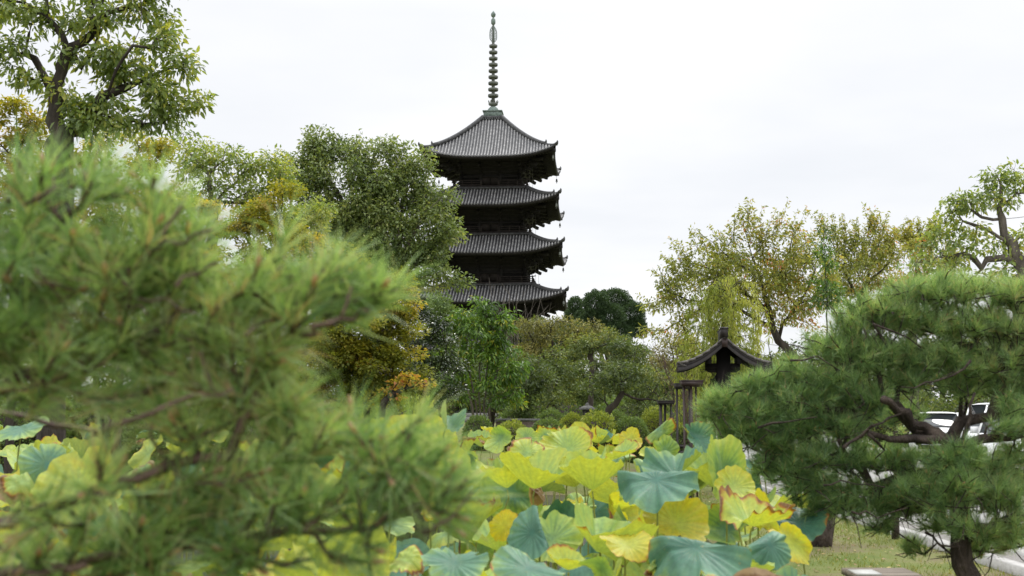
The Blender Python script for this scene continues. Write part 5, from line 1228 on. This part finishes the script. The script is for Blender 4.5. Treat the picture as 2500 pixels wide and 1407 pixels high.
# ------------------------------------------------------------------ lotus
def lotus_material(name, under):
    m, t, out = newmat(name)
    pol = N(t, 'ShaderNodeAttribute', attribute_name='polar'); sp_ = N(t, 'ShaderNodeSeparateXYZ'); LK(t, pol.outputs['Vector'], sp_.inputs[0])
    ag = N(t, 'ShaderNodeAttribute', attribute_name='aging'); sa = N(t, 'ShaderNodeSeparateXYZ'); LK(t, ag.outputs['Vector'], sa.inputs[0])
    tcn = N(t, 'ShaderNodeTexCoord')
    adds = N(t, 'ShaderNodeVectorMath', operation='ADD'); LK(t, tcn.outputs['Object'], adds.inputs[0])
    cs = N(t, 'ShaderNodeCombineXYZ'); LK(t, sa.outputs[2], cs.inputs[0]); LK(t, sa.outputs[2], cs.inputs[1]); LK(t, cs.outputs[0], adds.inputs[1])
    n1 = N(t, 'ShaderNodeTexNoise', i_Scale=7.0, i_Detail=4.0); LK(t, adds.outputs[0], n1.inputs['Vector'])
    n2 = N(t, 'ShaderNodeTexNoise', i_Scale=38.0, i_Detail=5.0, i_Roughness=.65); LK(t, adds.outputs[0], n2.inputs['Vector'])
    def mth(op, a, b=None, c=None, clamp=False):
        n = N(t, 'ShaderNodeMath', operation=op, use_clamp=clamp)
        for k, v in enumerate((a, b, c)):
            if v is None: continue
            if isinstance(v, (int, float)): n.inputs[k].default_value = v
            else: LK(t, v, n.inputs[k])
        return n.outputs[0]
    r, th = sp_.outputs[0], sp_.outputs[1]
    fr = mth('FRACT', mth('ADD', mth('MULTIPLY', th, 21.0), mth('MULTIPLY', n1.outputs[0], .35)))
    tri = mth('MULTIPLY', mth('ABSOLUTE', mth('SUBTRACT', fr, .5)), 2.0)     # 1 at a vein, 0 between
    vein = mth('MULTIPLY', mth('SMOOTH_MIN', 1.0, mth('MULTIPLY', mth('SUBTRACT', tri, mth('SUBTRACT', 1.0, mth('DIVIDE', .035, mth('MAXIMUM', r, .08)))), 12.0), .1, True), 1.0, None, True)
    vein = mth('MULTIPLY', vein, (cfade := mth('MULTIPLY', mth('SUBTRACT', r, .10), 9.0, None, True)))
    wide = mth('MULTIPLY', mth('POWER', tri, 2.0), cfade)
    # age: 0 blue green, .5 yellow green, 1 yellow
    a1 = mth('ADD', sa.outputs[0], mth('MULTIPLY', mth('SUBTRACT', n1.outputs[0], .5), .5))
    a2 = mth('ADD', a1, mth('MULTIPLY', mth('SUBTRACT', r, .55), .28))
    a3 = mth('SUBTRACT', a2, mth('MULTIPLY', wide, .09), None, True)
    if under: rp = ramp(t, [(0, (0.16, 0.25, 0.12)), (.3, (0.33, 0.41, 0.12)), (.6, (0.48, 0.51, 0.09)), (1, (0.58, 0.46, 0.04))])
    else: rp = ramp(t, [(0, (0.038, 0.125, 0.086)), (.22, (0.085, 0.195, 0.115)), (.42, (0.26, 0.38, 0.10)), (.65, (0.42, 0.46, 0.07)), (1, (0.55, 0.42, 0.025))])
    LK(t, a3, rp.inputs[0])
    vm = N(t, 'ShaderNodeMix', data_type='RGBA'); LK(t, mth('MULTIPLY', vein, .55 if under else .3), vm.inputs[0]); LK(t, rp.outputs[0], vm.inputs[6]); vm.inputs[7].default_value = (0.42, 0.46, 0.2, 1) if not under else (0.24, 0.27, 0.04, 1)
    # browning from the rim and in blotches
    br = mth('ADD', mth('ADD', mth('POWER', r, 2.2), mth('MULTIPLY', mth('SUBTRACT', n1.outputs[0], .5), 1.3)), mth('MULTIPLY', mth('SUBTRACT', n2.outputs[0], .5), .5))
    bb = mth('ADD', mth('SUBTRACT', br, 1.22), mth('MULTIPLY', sa.outputs[1], 1.25))
    n3 = N(t, 'ShaderNodeTexNoise', i_Scale=95.0, i_Detail=2.0); LK(t, adds.outputs[0], n3.inputs['Vector'])
    fre = mth('MULTIPLY', mth('SUBTRACT', mth('ADD', n3.outputs[0], mth('MULTIPLY', n1.outputs[0], .25)), mth('SUBTRACT', .86, mth('MULTIPLY', sa.outputs[1], .12))), 14.0, None, True)
    bm = mth('MAXIMUM', mth('MULTIPLY', bb, 6.0, None, True), mth('MULTIPLY', fre, .8))
    bcol = ramp(t, [(0, (0.45, 0.30, 0.03)), (.3, (0.36, 0.15, 0.03)), (.6, (0.15, 0.07, 0.03)), (1, (0.30, 0.20, 0.11))]); LK(t, mth('MULTIPLY', bb, 2.2, None, True), bcol.inputs[0])
    cm = N(t, 'ShaderNodeMix', data_type='RGBA'); LK(t, bm, cm.inputs[0]); LK(t, vm.outputs[2], cm.inputs[6]); LK(t, bcol.outputs[0], cm.inputs[7])
    b = N(t, 'ShaderNodeBsdfPrincipled', i_Roughness=0.48 if not under else .6); b.inputs['Specular IOR Level'].default_value = .35 if not under else .2
    mo = N(t, 'ShaderNodeMix', data_type='RGBA', blend_type='MULTIPLY'); mo.inputs[0].default_value = 1.0
    gv = mth('MULTIPLY_ADD', n2.outputs[0], .9, .55); gc = N(t, 'ShaderNodeCombineColor'); LK(t, gv, gc.inputs[0]); LK(t, gv, gc.inputs[1]); LK(t, gv, gc.inputs[2])
    LK(t, cm.outputs[2], mo.inputs[6]); LK(t, gc.outputs[0], mo.inputs[7]); cm = mo
    LK(t, cm.outputs[2], b.inputs['Base Color'])
    bp = N(t, 'ShaderNodeBump', i_Strength=0.5, i_Distance=0.006)
    LK(t, mth('ADD', mth('MULTIPLY', vein, -.7 if not under else .9), mth('MULTIPLY', n2.outputs[0], .5)), bp.inputs['Height']); LK(t, bp.outputs[0], b.inputs['Normal'])
    tr = N(t, 'ShaderNodeBsdfTranslucent')
    hm = N(t, 'ShaderNodeMix', data_type='RGBA', blend_type='MULTIPLY'); hm.inputs[0].default_value = 1; LK(t, cm.outputs[2], hm.inputs[6]); hm.inputs[7].default_value = (1.5, 1.5, .6, 1); LK(t, hm.outputs[2], tr.inputs[0])
    ms = N(t, 'ShaderNodeMixShader'); LK(t, mth('MULTIPLY_ADD', sa.outputs[0], .34, .12, True), ms.inputs[0]); LK(t, b.outputs[0], ms.inputs[1]); LK(t, tr.outputs[0], ms.inputs[2])
    return m, t, out, ms
def lotus_leaf_mat():
    m, t, out, top = lotus_material('lotus_leaf', False)
    # a second set of nodes for the paler underside lives in the same material
    m2, t2, o2, _ = lotus_material('lotus_under_tmp', True)
    mp = {}
    for n in t2.nodes:
        if n.bl_idname == 'ShaderNodeOutputMaterial': continue
        q = t.nodes.new(n.bl_idname); mp[n] = q
        for a in ('operation', 'use_clamp', 'data_type', 'blend_type', 'attribute_name'):
            if hasattr(n, a) and hasattr(q, a): setattr(q, a, getattr(n, a))
        for i, s in enumerate(n.inputs):
            if hasattr(s, 'default_value'):
                try: q.inputs[i].default_value = s.default_value
                except Exception: pass
        if n.bl_idname == 'ShaderNodeValToRGB':
            while len(q.color_ramp.elements) < len(n.color_ramp.elements): q.color_ramp.elements.new(.5)
            for x, y in zip(q.color_ramp.elements, n.color_ramp.elements): x.position = y.position; x.color = y.color
    for l in t2.links:
        if l.to_node in mp and l.from_node in mp:
            fi = list(l.from_node.outputs).index(l.from_socket); ti = list(l.to_node.inputs).index(l.to_socket)
            t.links.new(mp[l.from_node].outputs[fi], mp[l.to_node].inputs[ti])
    geo = N(t, 'ShaderNodeNewGeometry')
    mm = N(t, 'ShaderNodeMixShader'); LK(t, geo.outputs['Backfacing'], mm.inputs[0]); LK(t, top.outputs[0], mm.inputs[1]); LK(t, mp[_].outputs[0], mm.inputs[2]); LK(t, mm.outputs[0], out.inputs[0])
    bpy.data.materials.remove(m2)
    return m
M['lotus'] = lotus_leaf_mat()
M['lotus_stem'] = surf_mat('lotus_stem', [(0.3, (0.16, 0.20, 0.04)), (0.7, (0.30, 0.32, 0.07))], 12, 0.6, 0.3)
M['lotus_stem_red'] = surf_mat('lotus_stem_red', [(0.3, (0.10, 0.035, 0.02)), (0.7, (0.22, 0.09, 0.05))], 12, 0.6, 0.3)

def lotus(label, center, R, normal, cup, ripple, folds, age, brown, seed, nr=18, nth=64, droop=0.0, group='lotus leaves crowding the pond', red=False, crumple=0.0, spin=None):
    rg = np.random.default_rng(seed)
    c = np.array(center, float)
    gz = -.32
    t = thing('lotus_leaf', label, 'lotus leaf', (c[0] + rg.normal(0, .04), c[1] + .05, gz), 0, group)
    off = np.array(t.location)
    r = np.linspace(0, 1, nr + 1)[1:] ** .85; th = np.linspace(0, 2 * math.pi, nth + 1)
    r2, t2 = np.meshgrid(r, th, indexing='ij')
    ph = rg.uniform(0, 6.28, 8)
    rim = 1 + .05 * np.sin(2 * t2 + ph[0]) + .035 * np.sin(5 * t2 + ph[1]) + .02 * np.sin(11 * t2 + ph[2])
    hf = rg.normal(0, 1, nth); hf = np.convolve(np.r_[hf, hf[:4]], np.ones(3) / 3, 'same')[:nth]; hf = np.r_[hf, hf[:1]]
    rim = rim + hf[None] * (.012 + .03 * min(brown, .8)) * np.clip(r2 * 2.2 - 1.0, 0, 1)
    for k in range(int(rg.integers(1, 4)) + (2 if brown > .3 else 0)):
        w_ = rg.uniform(.03, .10); rim = rim - rg.uniform(.08, .38) * np.exp(-((np.angle(np.exp(1j * (t2 - rg.uniform(0, 6.28))))) / w_) ** 2) * np.clip(r2 * 2.5 - 1.2, 0, 1)
    for k in range(2): rim = rim - .13 * np.exp(-((np.angle(np.exp(1j * (t2 - ph[3] - k * math.pi)))) / .09) ** 2)
    x = R * r2 * rim * np.cos(t2); y = R * r2 * rim * np.sin(t2)
    kk = rg.integers(2, 5); sad = rg.uniform(.06, .26); asym = rg.uniform(-.15, .3)
    z = R * (cup * r2 ** 1.35 - droop * np.clip(r2 - .35, 0, 1) ** 1.6 * 1.6
             + ripple * r2 ** 2.0 * (.62 * np.sin(kk * t2 + ph[4]) + .35 * np.sin((kk * 2 + 1) * t2 + ph[5]) + .22 * np.sin((kk * 4 + 1) * t2 + ph[6]))
             + np.clip(.028 * r2 - .003, 0, 1) * np.cos(21 * t2 + .3)
             + sad * r2 ** 1.8 * np.cos(2 * t2 + ph[7]) + asym * r2 ** 1.5 * np.cos(t2 + ph[6]))
    z = z + .05 * R * (r2 < .12) * -1 * (1 - r2 / .12) * 0
    if crumple:
        f = 9 / R
        z = z + crumple * R * (np.sin(x * f * .6 + ph[0]) * np.sin(y * f * .5 + ph[1]) + .5 * np.sin(x * f * 1.3 + ph[2] + y * f))
    V = np.stack([x, y, z], -1)
    for az, d0, ang, rad in folds:                     # smooth bends over lines across the blade
        ca, sa_ = math.cos(az), math.sin(az)
        d = V[..., 0] * ca + V[..., 1] * sa_ - d0 * R
        e = np.clip(d, 0, None); ro = rad * R
        b_ = np.minimum(e / ro, abs(ang)); sg = math.copysign(1, ang); ex = np.clip(e - ro * abs(ang), 0, None)
        nd = ro * np.sin(b_) + ex * math.cos(abs(ang)); nz = sg * (ro * (1 - np.cos(b_)) + ex * math.sin(abs(ang)))
        sh = np.where(d > 0, nd - d, 0)
        V = np.stack([V[..., 0] + sh * ca, V[..., 1] + sh * sa_, V[..., 2] + np.where(d > 0, nz, 0)], -1)
    nv = nrm(np.array(normal, float)); ref = np.array((1.0, 0, 0)) if abs(nv[0]) < .9 else np.array((0, 1.0, 0))
    u = nrm(ref - nv * (ref @ nv)); w = np.cross(nv, u)
    sp = rg.uniform(0, 6.28) if spin is None else spin
    u, w = u * math.cos(sp) + w * math.sin(sp), -u * math.sin(sp) + w * math.cos(sp)
    W = V[..., :1] * u + V[..., 1:2] * w + V[..., 2:] * nv + (c - off)
    g = Geo(); g.grid(W)
    g.F[4][-1] = g.F[4][-1][:, ::-1]
    k0 = g.n; rowlen = nth + 1
    g.add([c - off], [(0, 0, 0)] if False else np.zeros((0, 3), int))
    g.F[3].append(np.array([(k0, q + 1 - 1, q + 1) for q in range(nth)])[:, [0, 1, 2]])
    pol = np.vstack([np.stack([r2, t2 / (2 * math.pi), 0 * r2], -1).reshape(-1, 3), [(0, 0, 0)]])
    agv = np.repeat(np.array([(age * .92, brown, rg.uniform(0, 50))]), len(pol), 0)
    g.obj('leaf_blade', M['lotus'], t, True, attrs={'polar': pol, 'aging': agv})
    # stalk up to the blade centre
    e = c - off; m = e * .55 + (rg.normal(0, .05), rg.normal(0, .05), 0)
    g = Geo(); q = smooth_line([(0, 0, 0), m, e - nv * .06, e - nv * .012], .14, rg, .03)
    g.tube(q, np.linspace(.0085, .005, len(q)), 7)
    g.obj('stalk', M['lotus_stem_red' if red else 'lotus_stem'], t, True)
    return t

UP = (0, 0, 1)
#  label, apex px, py, distance, half width px, normal, cup, ripple, folds, age, brown, droop, extra
HAND = [
    ('yellow green leaf cupped like a bowl on a straight stalk, left of the pair', 1305, 1194, 8.6, 92, (.05, -.10, 1), .82, .13, [], .55, .06, 0, {}),
    ('yellow green cup leaf half hidden behind the left bowl of the pair', 1238, 1192, 8.9, 78, (-.12, -.05, 1), .85, .12, [], .6, .08, 0, {}),
    ('yellow green leaf cupped like a fan on the tallest central stalk', 1446, 1196, 8.3, 80, (-.02, -.08, 1), .98, .15, [], .52, .05, 0, {}),
    ('broad striped leaf with yellow rim and green ribs above the pair of bowls', 1385, 1095, 10.2, 66, (-.15, -.75, .62), .35, .12, [], .62, .30, .05, {}),
    ('upright yellow leaf blade standing against the round azalea', 1420, 1075, 10.4, 48, (.55, -.75, .25), .10, .06, [(.4, .15, 1.0, .3)], .68, .16, 0, {}),
    ('big blue green leaf drooping like a cloth with pale ribs right of centre', 1602, 1172, 7.6, 118, (-.25, -.62, .75), .08, .34, [(1.35, .22, -1.3, .22), (3.3, .5, -.8, .15)], .05, .04, .12, dict(spin=0.)),
    ('blue green leaf lobe rising above the drooping blue green one', 1650, 1160, 8.2, 80, (-.30, -.40, 1), .55, .20, [], .12, .05, 0, {}),
    ('dark blue green leaf standing edge on with its pale underside folded back', 1300, 1300, 7.0, 82, (-.55, -.75, .25), .05, .08, [(.2, .25, -2.3, .10)], .02, .05, .0, dict(spin=.2)),
    ('deep yellow leaf with fine brown ribs beside the drooping blue green one', 1650, 1278, 7.9, 84, (.12, -.75, .55), .45, .14, [], .85, .20, .05, {}),
    ('blue green folded leaf with a burnt brown tip below the timber stands', 1700, 1072, 10.0, 48, (.35, -.55, .8), .22, .12, [(.6, .2, .9, .25)], .10, .20, 0, {}),
    ('pale cream withered leaf hanging rolled up below the timber stands', 1613, 1052, 10.5, 46, (-.1, -.95, .15), .1, .10, [(0, .1, -2.2, .15), (3.1, .2, -1.6, .2)], .45, .50, .2, dict(crumple=.05)),
    ('second pale drooping leaf just below the cream withered one', 1625, 1105, 10.0, 44, (.3, -.9, .2), .1, .1, [(2.0, .1, -1.9, .18)], .45, .25, .2, dict(crumple=.03)),
    ('upright yellow green half fan leaf at the right edge of the pond', 1764, 1148, 8.4, 88, (-.62, -.72, .35), .35, .10, [(2.6, -.05, 2.2, .12)], .5, .05, 0, dict(spin=.6)),
    ('large cup leaf with a scorched brown right side on the right edge of the pond', 1836, 1285, 7.4, 106, (.14, -.10, 1), .62, .16, [(.2, .3, -1.2, .2)], .62, .50, 0, {}),
    ('clear yellow leaf tucked under the half fan leaf at the right', 1795, 1190, 8.0, 56, (.05, -.75, .7), .2, .10, [], .72, .15, 0, {}),
    ('dark blue green leaf hanging down at the right edge of the pond', 1880, 1330, 6.6, 66, (.45, -.75, .45), .0, .14, [(.1, .1, -1.5, .3)], .04, .06, .15, {}),
    ('yellow leaf with a white curled edge lying farthest right over the grass', 1930, 1330, 7.0, 66, (.45, -.6, .7), .05, .10, [(-.3, .35, 1.6, .2)], .82, .16, .2, {}),
    ('wide blue green leaf spread low at the bottom right of the pond', 1700, 1338, 5.9, 138, (-.05, -.66, .75), .10, .32, [(1.3, .12, -1.3, .12), (3.4, .45, -.9, .1)], .05, .22, .1, dict(spin=0., crumple=.012)),
    ('crumpled beige dead leaf hanging at the bottom of the pond', 1597, 1378, 6.0, 38, (0, -.95, .2), .1, .12, [(1.0, 0, -2.2, .2), (4.0, .1, -2.0, .2)], .6, .95, .3, dict(crumple=.12, red=True)),
    ('lacy beige half rotten leaf above the wide blue green one', 1665, 1350, 6.3, 48, (.1, -.8, .5), .1, .14, [(.5, .2, -1.2, .25)], .6, .8, .1, dict(crumple=.08, red=True)),
    ('dark brown withered leaf hanging under the left bowl of the pair', 1308, 1205, 8.9, 27, (.1, -.7, .4), -.3, .12, [(0, .1, -1.4, .2)], .9, 1.3, .4, dict(crumple=.1, red=True)),
    ('bright yellow ribbed leaf with brown rim low left of the edge on blue green one', 1232, 1284, 7.6, 42, (-.3, -.9, .3), .05, .08, [], .95, .26, 0, {}),
    ('yellow ribbed leaf bottom centre under the drooping blue green one', 1530, 1330, 6.6, 66, (.0, -.55, .9), .12, .12, [], .85, .28, .1, {}),
    ('large yellow leaf with reddish rim rising at the left edge of the open pond', 985, 1085, 8.6, 88, (-.35, -.86, .35), .12, .07, [], .66, .22, .0, {}),
    ('yellow leaf leaning behind the large reddish rimmed one', 1065, 1068, 8.8, 58, (.3, -.9, .3), .12, .10, [], .72, .22, .0, {}),
    ('pale blue green tongue shaped leaf rising highest above the pond', 1090, 1040, 8.4, 52, (.30, -.30, .9), .25, .10, [(.6, .05, 1.3, .2), (3.8, .2, .9, .2)], .22, .05, 0, {}),
    ('cream and yellow withered leaf low at the bottom left of the open pond', 990, 1368, 5.8, 56, (-.2, -.6, .8), .05, .14, [(2.8, .2, -.9, .2)], .62, .52, .2, dict(crumple=.03)),
    ('wide pale blue green leaf at the bottom left of the open pond', 1110, 1375, 5.6, 84, (.1, -.45, .9), .08, .12, [], .14, .10, .12, {}),
    ('blue green spotted leaf at the bottom centre left', 1290, 1388, 5.5, 92, (.05, -.4, .95), .05, .12, [], .12, .24, .12, {}),
    ('boxy yellow green leaf with brown rim at the bottom centre', 1388, 1392, 6.0, 52, (0, -.12, 1), .75, .06, [], .6, .22, 0, {}),
    ('long pale leaf seen from below beside the central stalk', 1465, 1385, 5.9, 52, (-.6, -.7, -.35), .2, .1, [(.3, .2, .9, .3)], .45, .12, 0, {}),
    ('blue green leaf behind pine needles at the far left of the pond', 115, 1135, 7.5, 70, (.2, -.85, .5), .1, .12, [], .16, .08, .1, {}),
    ('pale flat leaf with a white edge at the left edge of the photo', 50, 1050, 9.0, 72, (0, -.3, 1), .1, .14, [], .3, .12, .1, {}),
    ('tan withered leaf at the left edge of the photo', 50, 1175, 7.0, 62, (.1, -.6, .7), -.1, .14, [(1, .2, -1.1, .2)], .6, .85, .3, dict(crumple=.06, red=True)),
    ('sunny yellow green leaf under the dark lower pine branch', 190, 1200, 6.8, 120, (.05, -.85, .5), .2, .12, [], .66, .1, .0, {}),
    ('yellow green leaf at the lower left corner between two pine branches', 40, 1345, 6.0, 70, (.2, -.85, .5), .2, .16, [], .6, .12, .0, {}),
    ('pale yellow green leaf standing left of the bowls near the back rows', 1222, 1072, 11.5, 42, (-.55, -.75, .35), .2, .1, [(.4, .2, 1.2, .25)], .48, .05, 0, {}),
    ('round yellow green leaf upright below the left azalea dome', 1285, 1070, 13.0, 30, (.1, -.9, .4), .1, .06, [], .5, .03, 0, {}),
    ('smooth pale leaf upright below the wide low clipped bush', 1330, 1068, 14.0, 24, (-.1, -.9, .4), .1, .06, [], .46, .02, 0, {}),
    ('pinkish scorched leaf behind the left bowl of the pair', 1285, 1105, 9.6, 50, (-.1, -.85, .5), .1, .12, [], .6, .48, .1, dict(crumple=.03)),
    ('dotted yellow leaf right of the central stalk in the back rows', 1540, 1075, 13.5, 32, (.2, -.85, .45), .1, .1, [], .85, .3, 0, {}),
    ('slanting leaf with an orange scorched edge right of the striped leaf', 1520, 1110, 9.6, 48, (-.5, -.5, .7), .05, .08, [(.5, .1, 1.2, .2)], .55, .35, 0, {}),
]
placed = []
for i, (lb, px, py, D, hw, nv, cup, rip, folds, age, brown, dr, ex) in enumerate(HAND):
    c = P(px, py, D); R = hw * mpp(D)
    lotus(lb, c, R * .93, nv, cup, rip, folds, age + (.10 if age < .2 else 0), brown * .85, 500 + i, droop=dr, nr=22, nth=84, **ex)
    placed.append((*c, R))

def filler():
    rg = np.random.default_rng(77)
    zones = [(4.3, 6.2, 28, (.35, .95)), (6.2, 8.2, 50, (.45, 1.12)), (8.2, 11, 50, (.7, 1.16)), (11, 15, 42, (.9, 1.18)), (15, 21, 30, (.95, 1.2)), (21, 29, 18, (.95, 1.2)), (6.0, 8.2, 18, (.0, .5)), (8.2, 11.0, 24, (.05, .7)), (8.5, 13.5, 26, (.06, .9))]
    out = []
    for a, b, n, zr in zones:
        tries = 0; got = 0
        while got < n and tries < 6000:
            tries += 1
            D = rg.uniform(a, b); px = rg.uniform(-30, 1960)
            x = (px - 1250) / FPX * D
            if zr[0] < .1 and not 1080 < px < 1900: continue
            if px < 700 and rg.random() < .45: continue
            if x > pond_right(D) - .25: continue
            R = rg.uniform(.14, .26); z = rg.uniform(*zr)
            c = np.array((x, D, z))
            P_ = np.array(placed)
            dd = np.linalg.norm((P_[:, :3] - c) * (1, .8, 1.3), axis=1)
            if np.min(dd - .52 * (P_[:, 3] + R)) < 0 and tries < 5000: continue
            # keep the hand placed ones in front in view
            hp = [q for q in placed[:len(HAND)]]
            bad = False
            for q in hp:
                sx = q[0] / q[1] - x / D; sz = (q[2] - EYE) / q[1] - (z - EYE) / D
                if D < q[1] + .1 and math.hypot(sx, sz * 1.2) < (q[3] / q[1] * .75 + R / D * .8): bad = True; break
            if bad: continue
            placed.append((*c, R)); out.append((c, R, px)); got += 1
    specs = []
    for c, R, px in out:
        kind = rg.choice(['cup', 'face', 'flat', 'fold', 'droop', 'dead'], p=[.42, .06, .10, .26, .10, .06])
        age = float(np.clip(rg.choice([.13, .43, .56, .8], p=[.20, .46, .24, .10]) + rg.normal(0, .06), 0, 1)); brown = float(np.clip(rg.exponential(.17), 0, .6))
        cup, dr, fo, cr_ = .1, 0, [], 0; az = rg.uniform(-1.2, 1.2)
        if kind == 'cup': nv = (rg.normal(0, .28), rg.normal(-.05, .22), 1); cup = rg.uniform(.35, 1.05)
        elif kind == 'face': nv = (math.sin(az) * .8, -math.cos(az) * .8, rg.uniform(.3, .8)); cup = rg.uniform(.05, .25)
        elif kind == 'flat': nv = (rg.normal(0, .25), rg.normal(-.2, .25), 1); cup = rg.uniform(0, .3)
        elif kind == 'fold': nv = (math.sin(az) * .7, -math.cos(az) * .7, rg.uniform(.1, .9)); fa = rg.uniform(0, 6.28); fo = [(fa, rg.uniform(0, .3), rg.choice([-1, 1]) * rg.uniform(.8, 2.4), .18), (fa + rg.uniform(1.5, 4), rg.uniform(.1, .4), rg.choice([-1, 1]) * rg.uniform(.5, 1.6), .2)]
        elif kind == 'droop': nv = (rg.normal(0, .25), rg.normal(-.2, .2), 1); cup = -.1; dr = rg.uniform(.3, .6)
        else: nv = (rg.normal(0, .3), -.8, .4); brown = rg.uniform(.7, 1.1); cr_ = .08; dr = .3; R = R * .6; fo = [(rg.uniform(0, 6.28), .1, -1.6, .2)]
        specs.append(dict(c=c, R=R, px=px, kind=kind, age=age, brown=brown, nv=nv, cup=cup, dr=dr, fo=fo, cr=cr_))
    def colour(s):
        if s['kind'] == 'dead': return 'brown withered'
        b = ' brown edged' if s['brown'] > .27 else ''
        return ('blue green' if s['age'] < .3 else 'yellow green' if s['age'] < .52 else 'greenish yellow' if s['age'] < .70 else 'deep yellow') + b
    form = dict(cup='cup shaped leaf', face='upright leaf', flat='flat leaf', fold='folded leaf', droop='drooping leaf', dead='hanging leaf')
    cols = [(0, 'beyond the left edge'), (180, 'at the far left behind needles'), (420, 'left, below the tallest tree'), (640, 'below the open tree'), (860, 'below the broad domed tree'), (1060, 'below the gold maple'), (1210, 'below the slender bright tree'), (1330, 'below the pagoda right eaves'), (1450, 'below the stone lantern'), (1570, 'below the large round azalea'), (1690, 'below the timber stands'), (2100, 'below the roofed gate')]
    rows = [(6.2, 'nearest rows'), (8.2, 'second rows'), (11, 'middle rows'), (15, 'back rows'), (21, 'far rows'), (99, 'last rows')]
    for s in specs:
        s['key'] = colour(s) + ' ' + form[s['kind']] + ' ' + next(b for a, b in cols if s['px'] < a) + ', ' + next(b for a, b in rows if s['c'][1] < a)
    from collections import defaultdict
    dd = defaultdict(list)
    for s in specs: dd[s['key']].append(s)
    for k, v in dd.items():
        if len(v) > 1:
            v.sort(key=lambda s: s['px'])
            w = {2: ['left', 'right'], 3: ['left', 'middle', 'right']}.get(len(v)) or ['leftmost'] + ['inner left', 'inner middle', 'inner right'][:len(v) - 2] + ['rightmost']
            for s, q in zip(v, w): s['key'] = q + ' ' + k
    for i, s in enumerate(specs):
        far = s['c'][1] > 11
        lotus(s['key'], s['c'], s['R'], s['nv'], s['cup'], rg.uniform(.16, .34), s['fo'], s['age'], s['brown'], 900 + i, nr=10 if far else 15, nth=40 if far else 60, droop=s['dr'], crumple=s['cr'], red=bool(s['kind'] == 'dead' or rg.random() < .08))
filler()
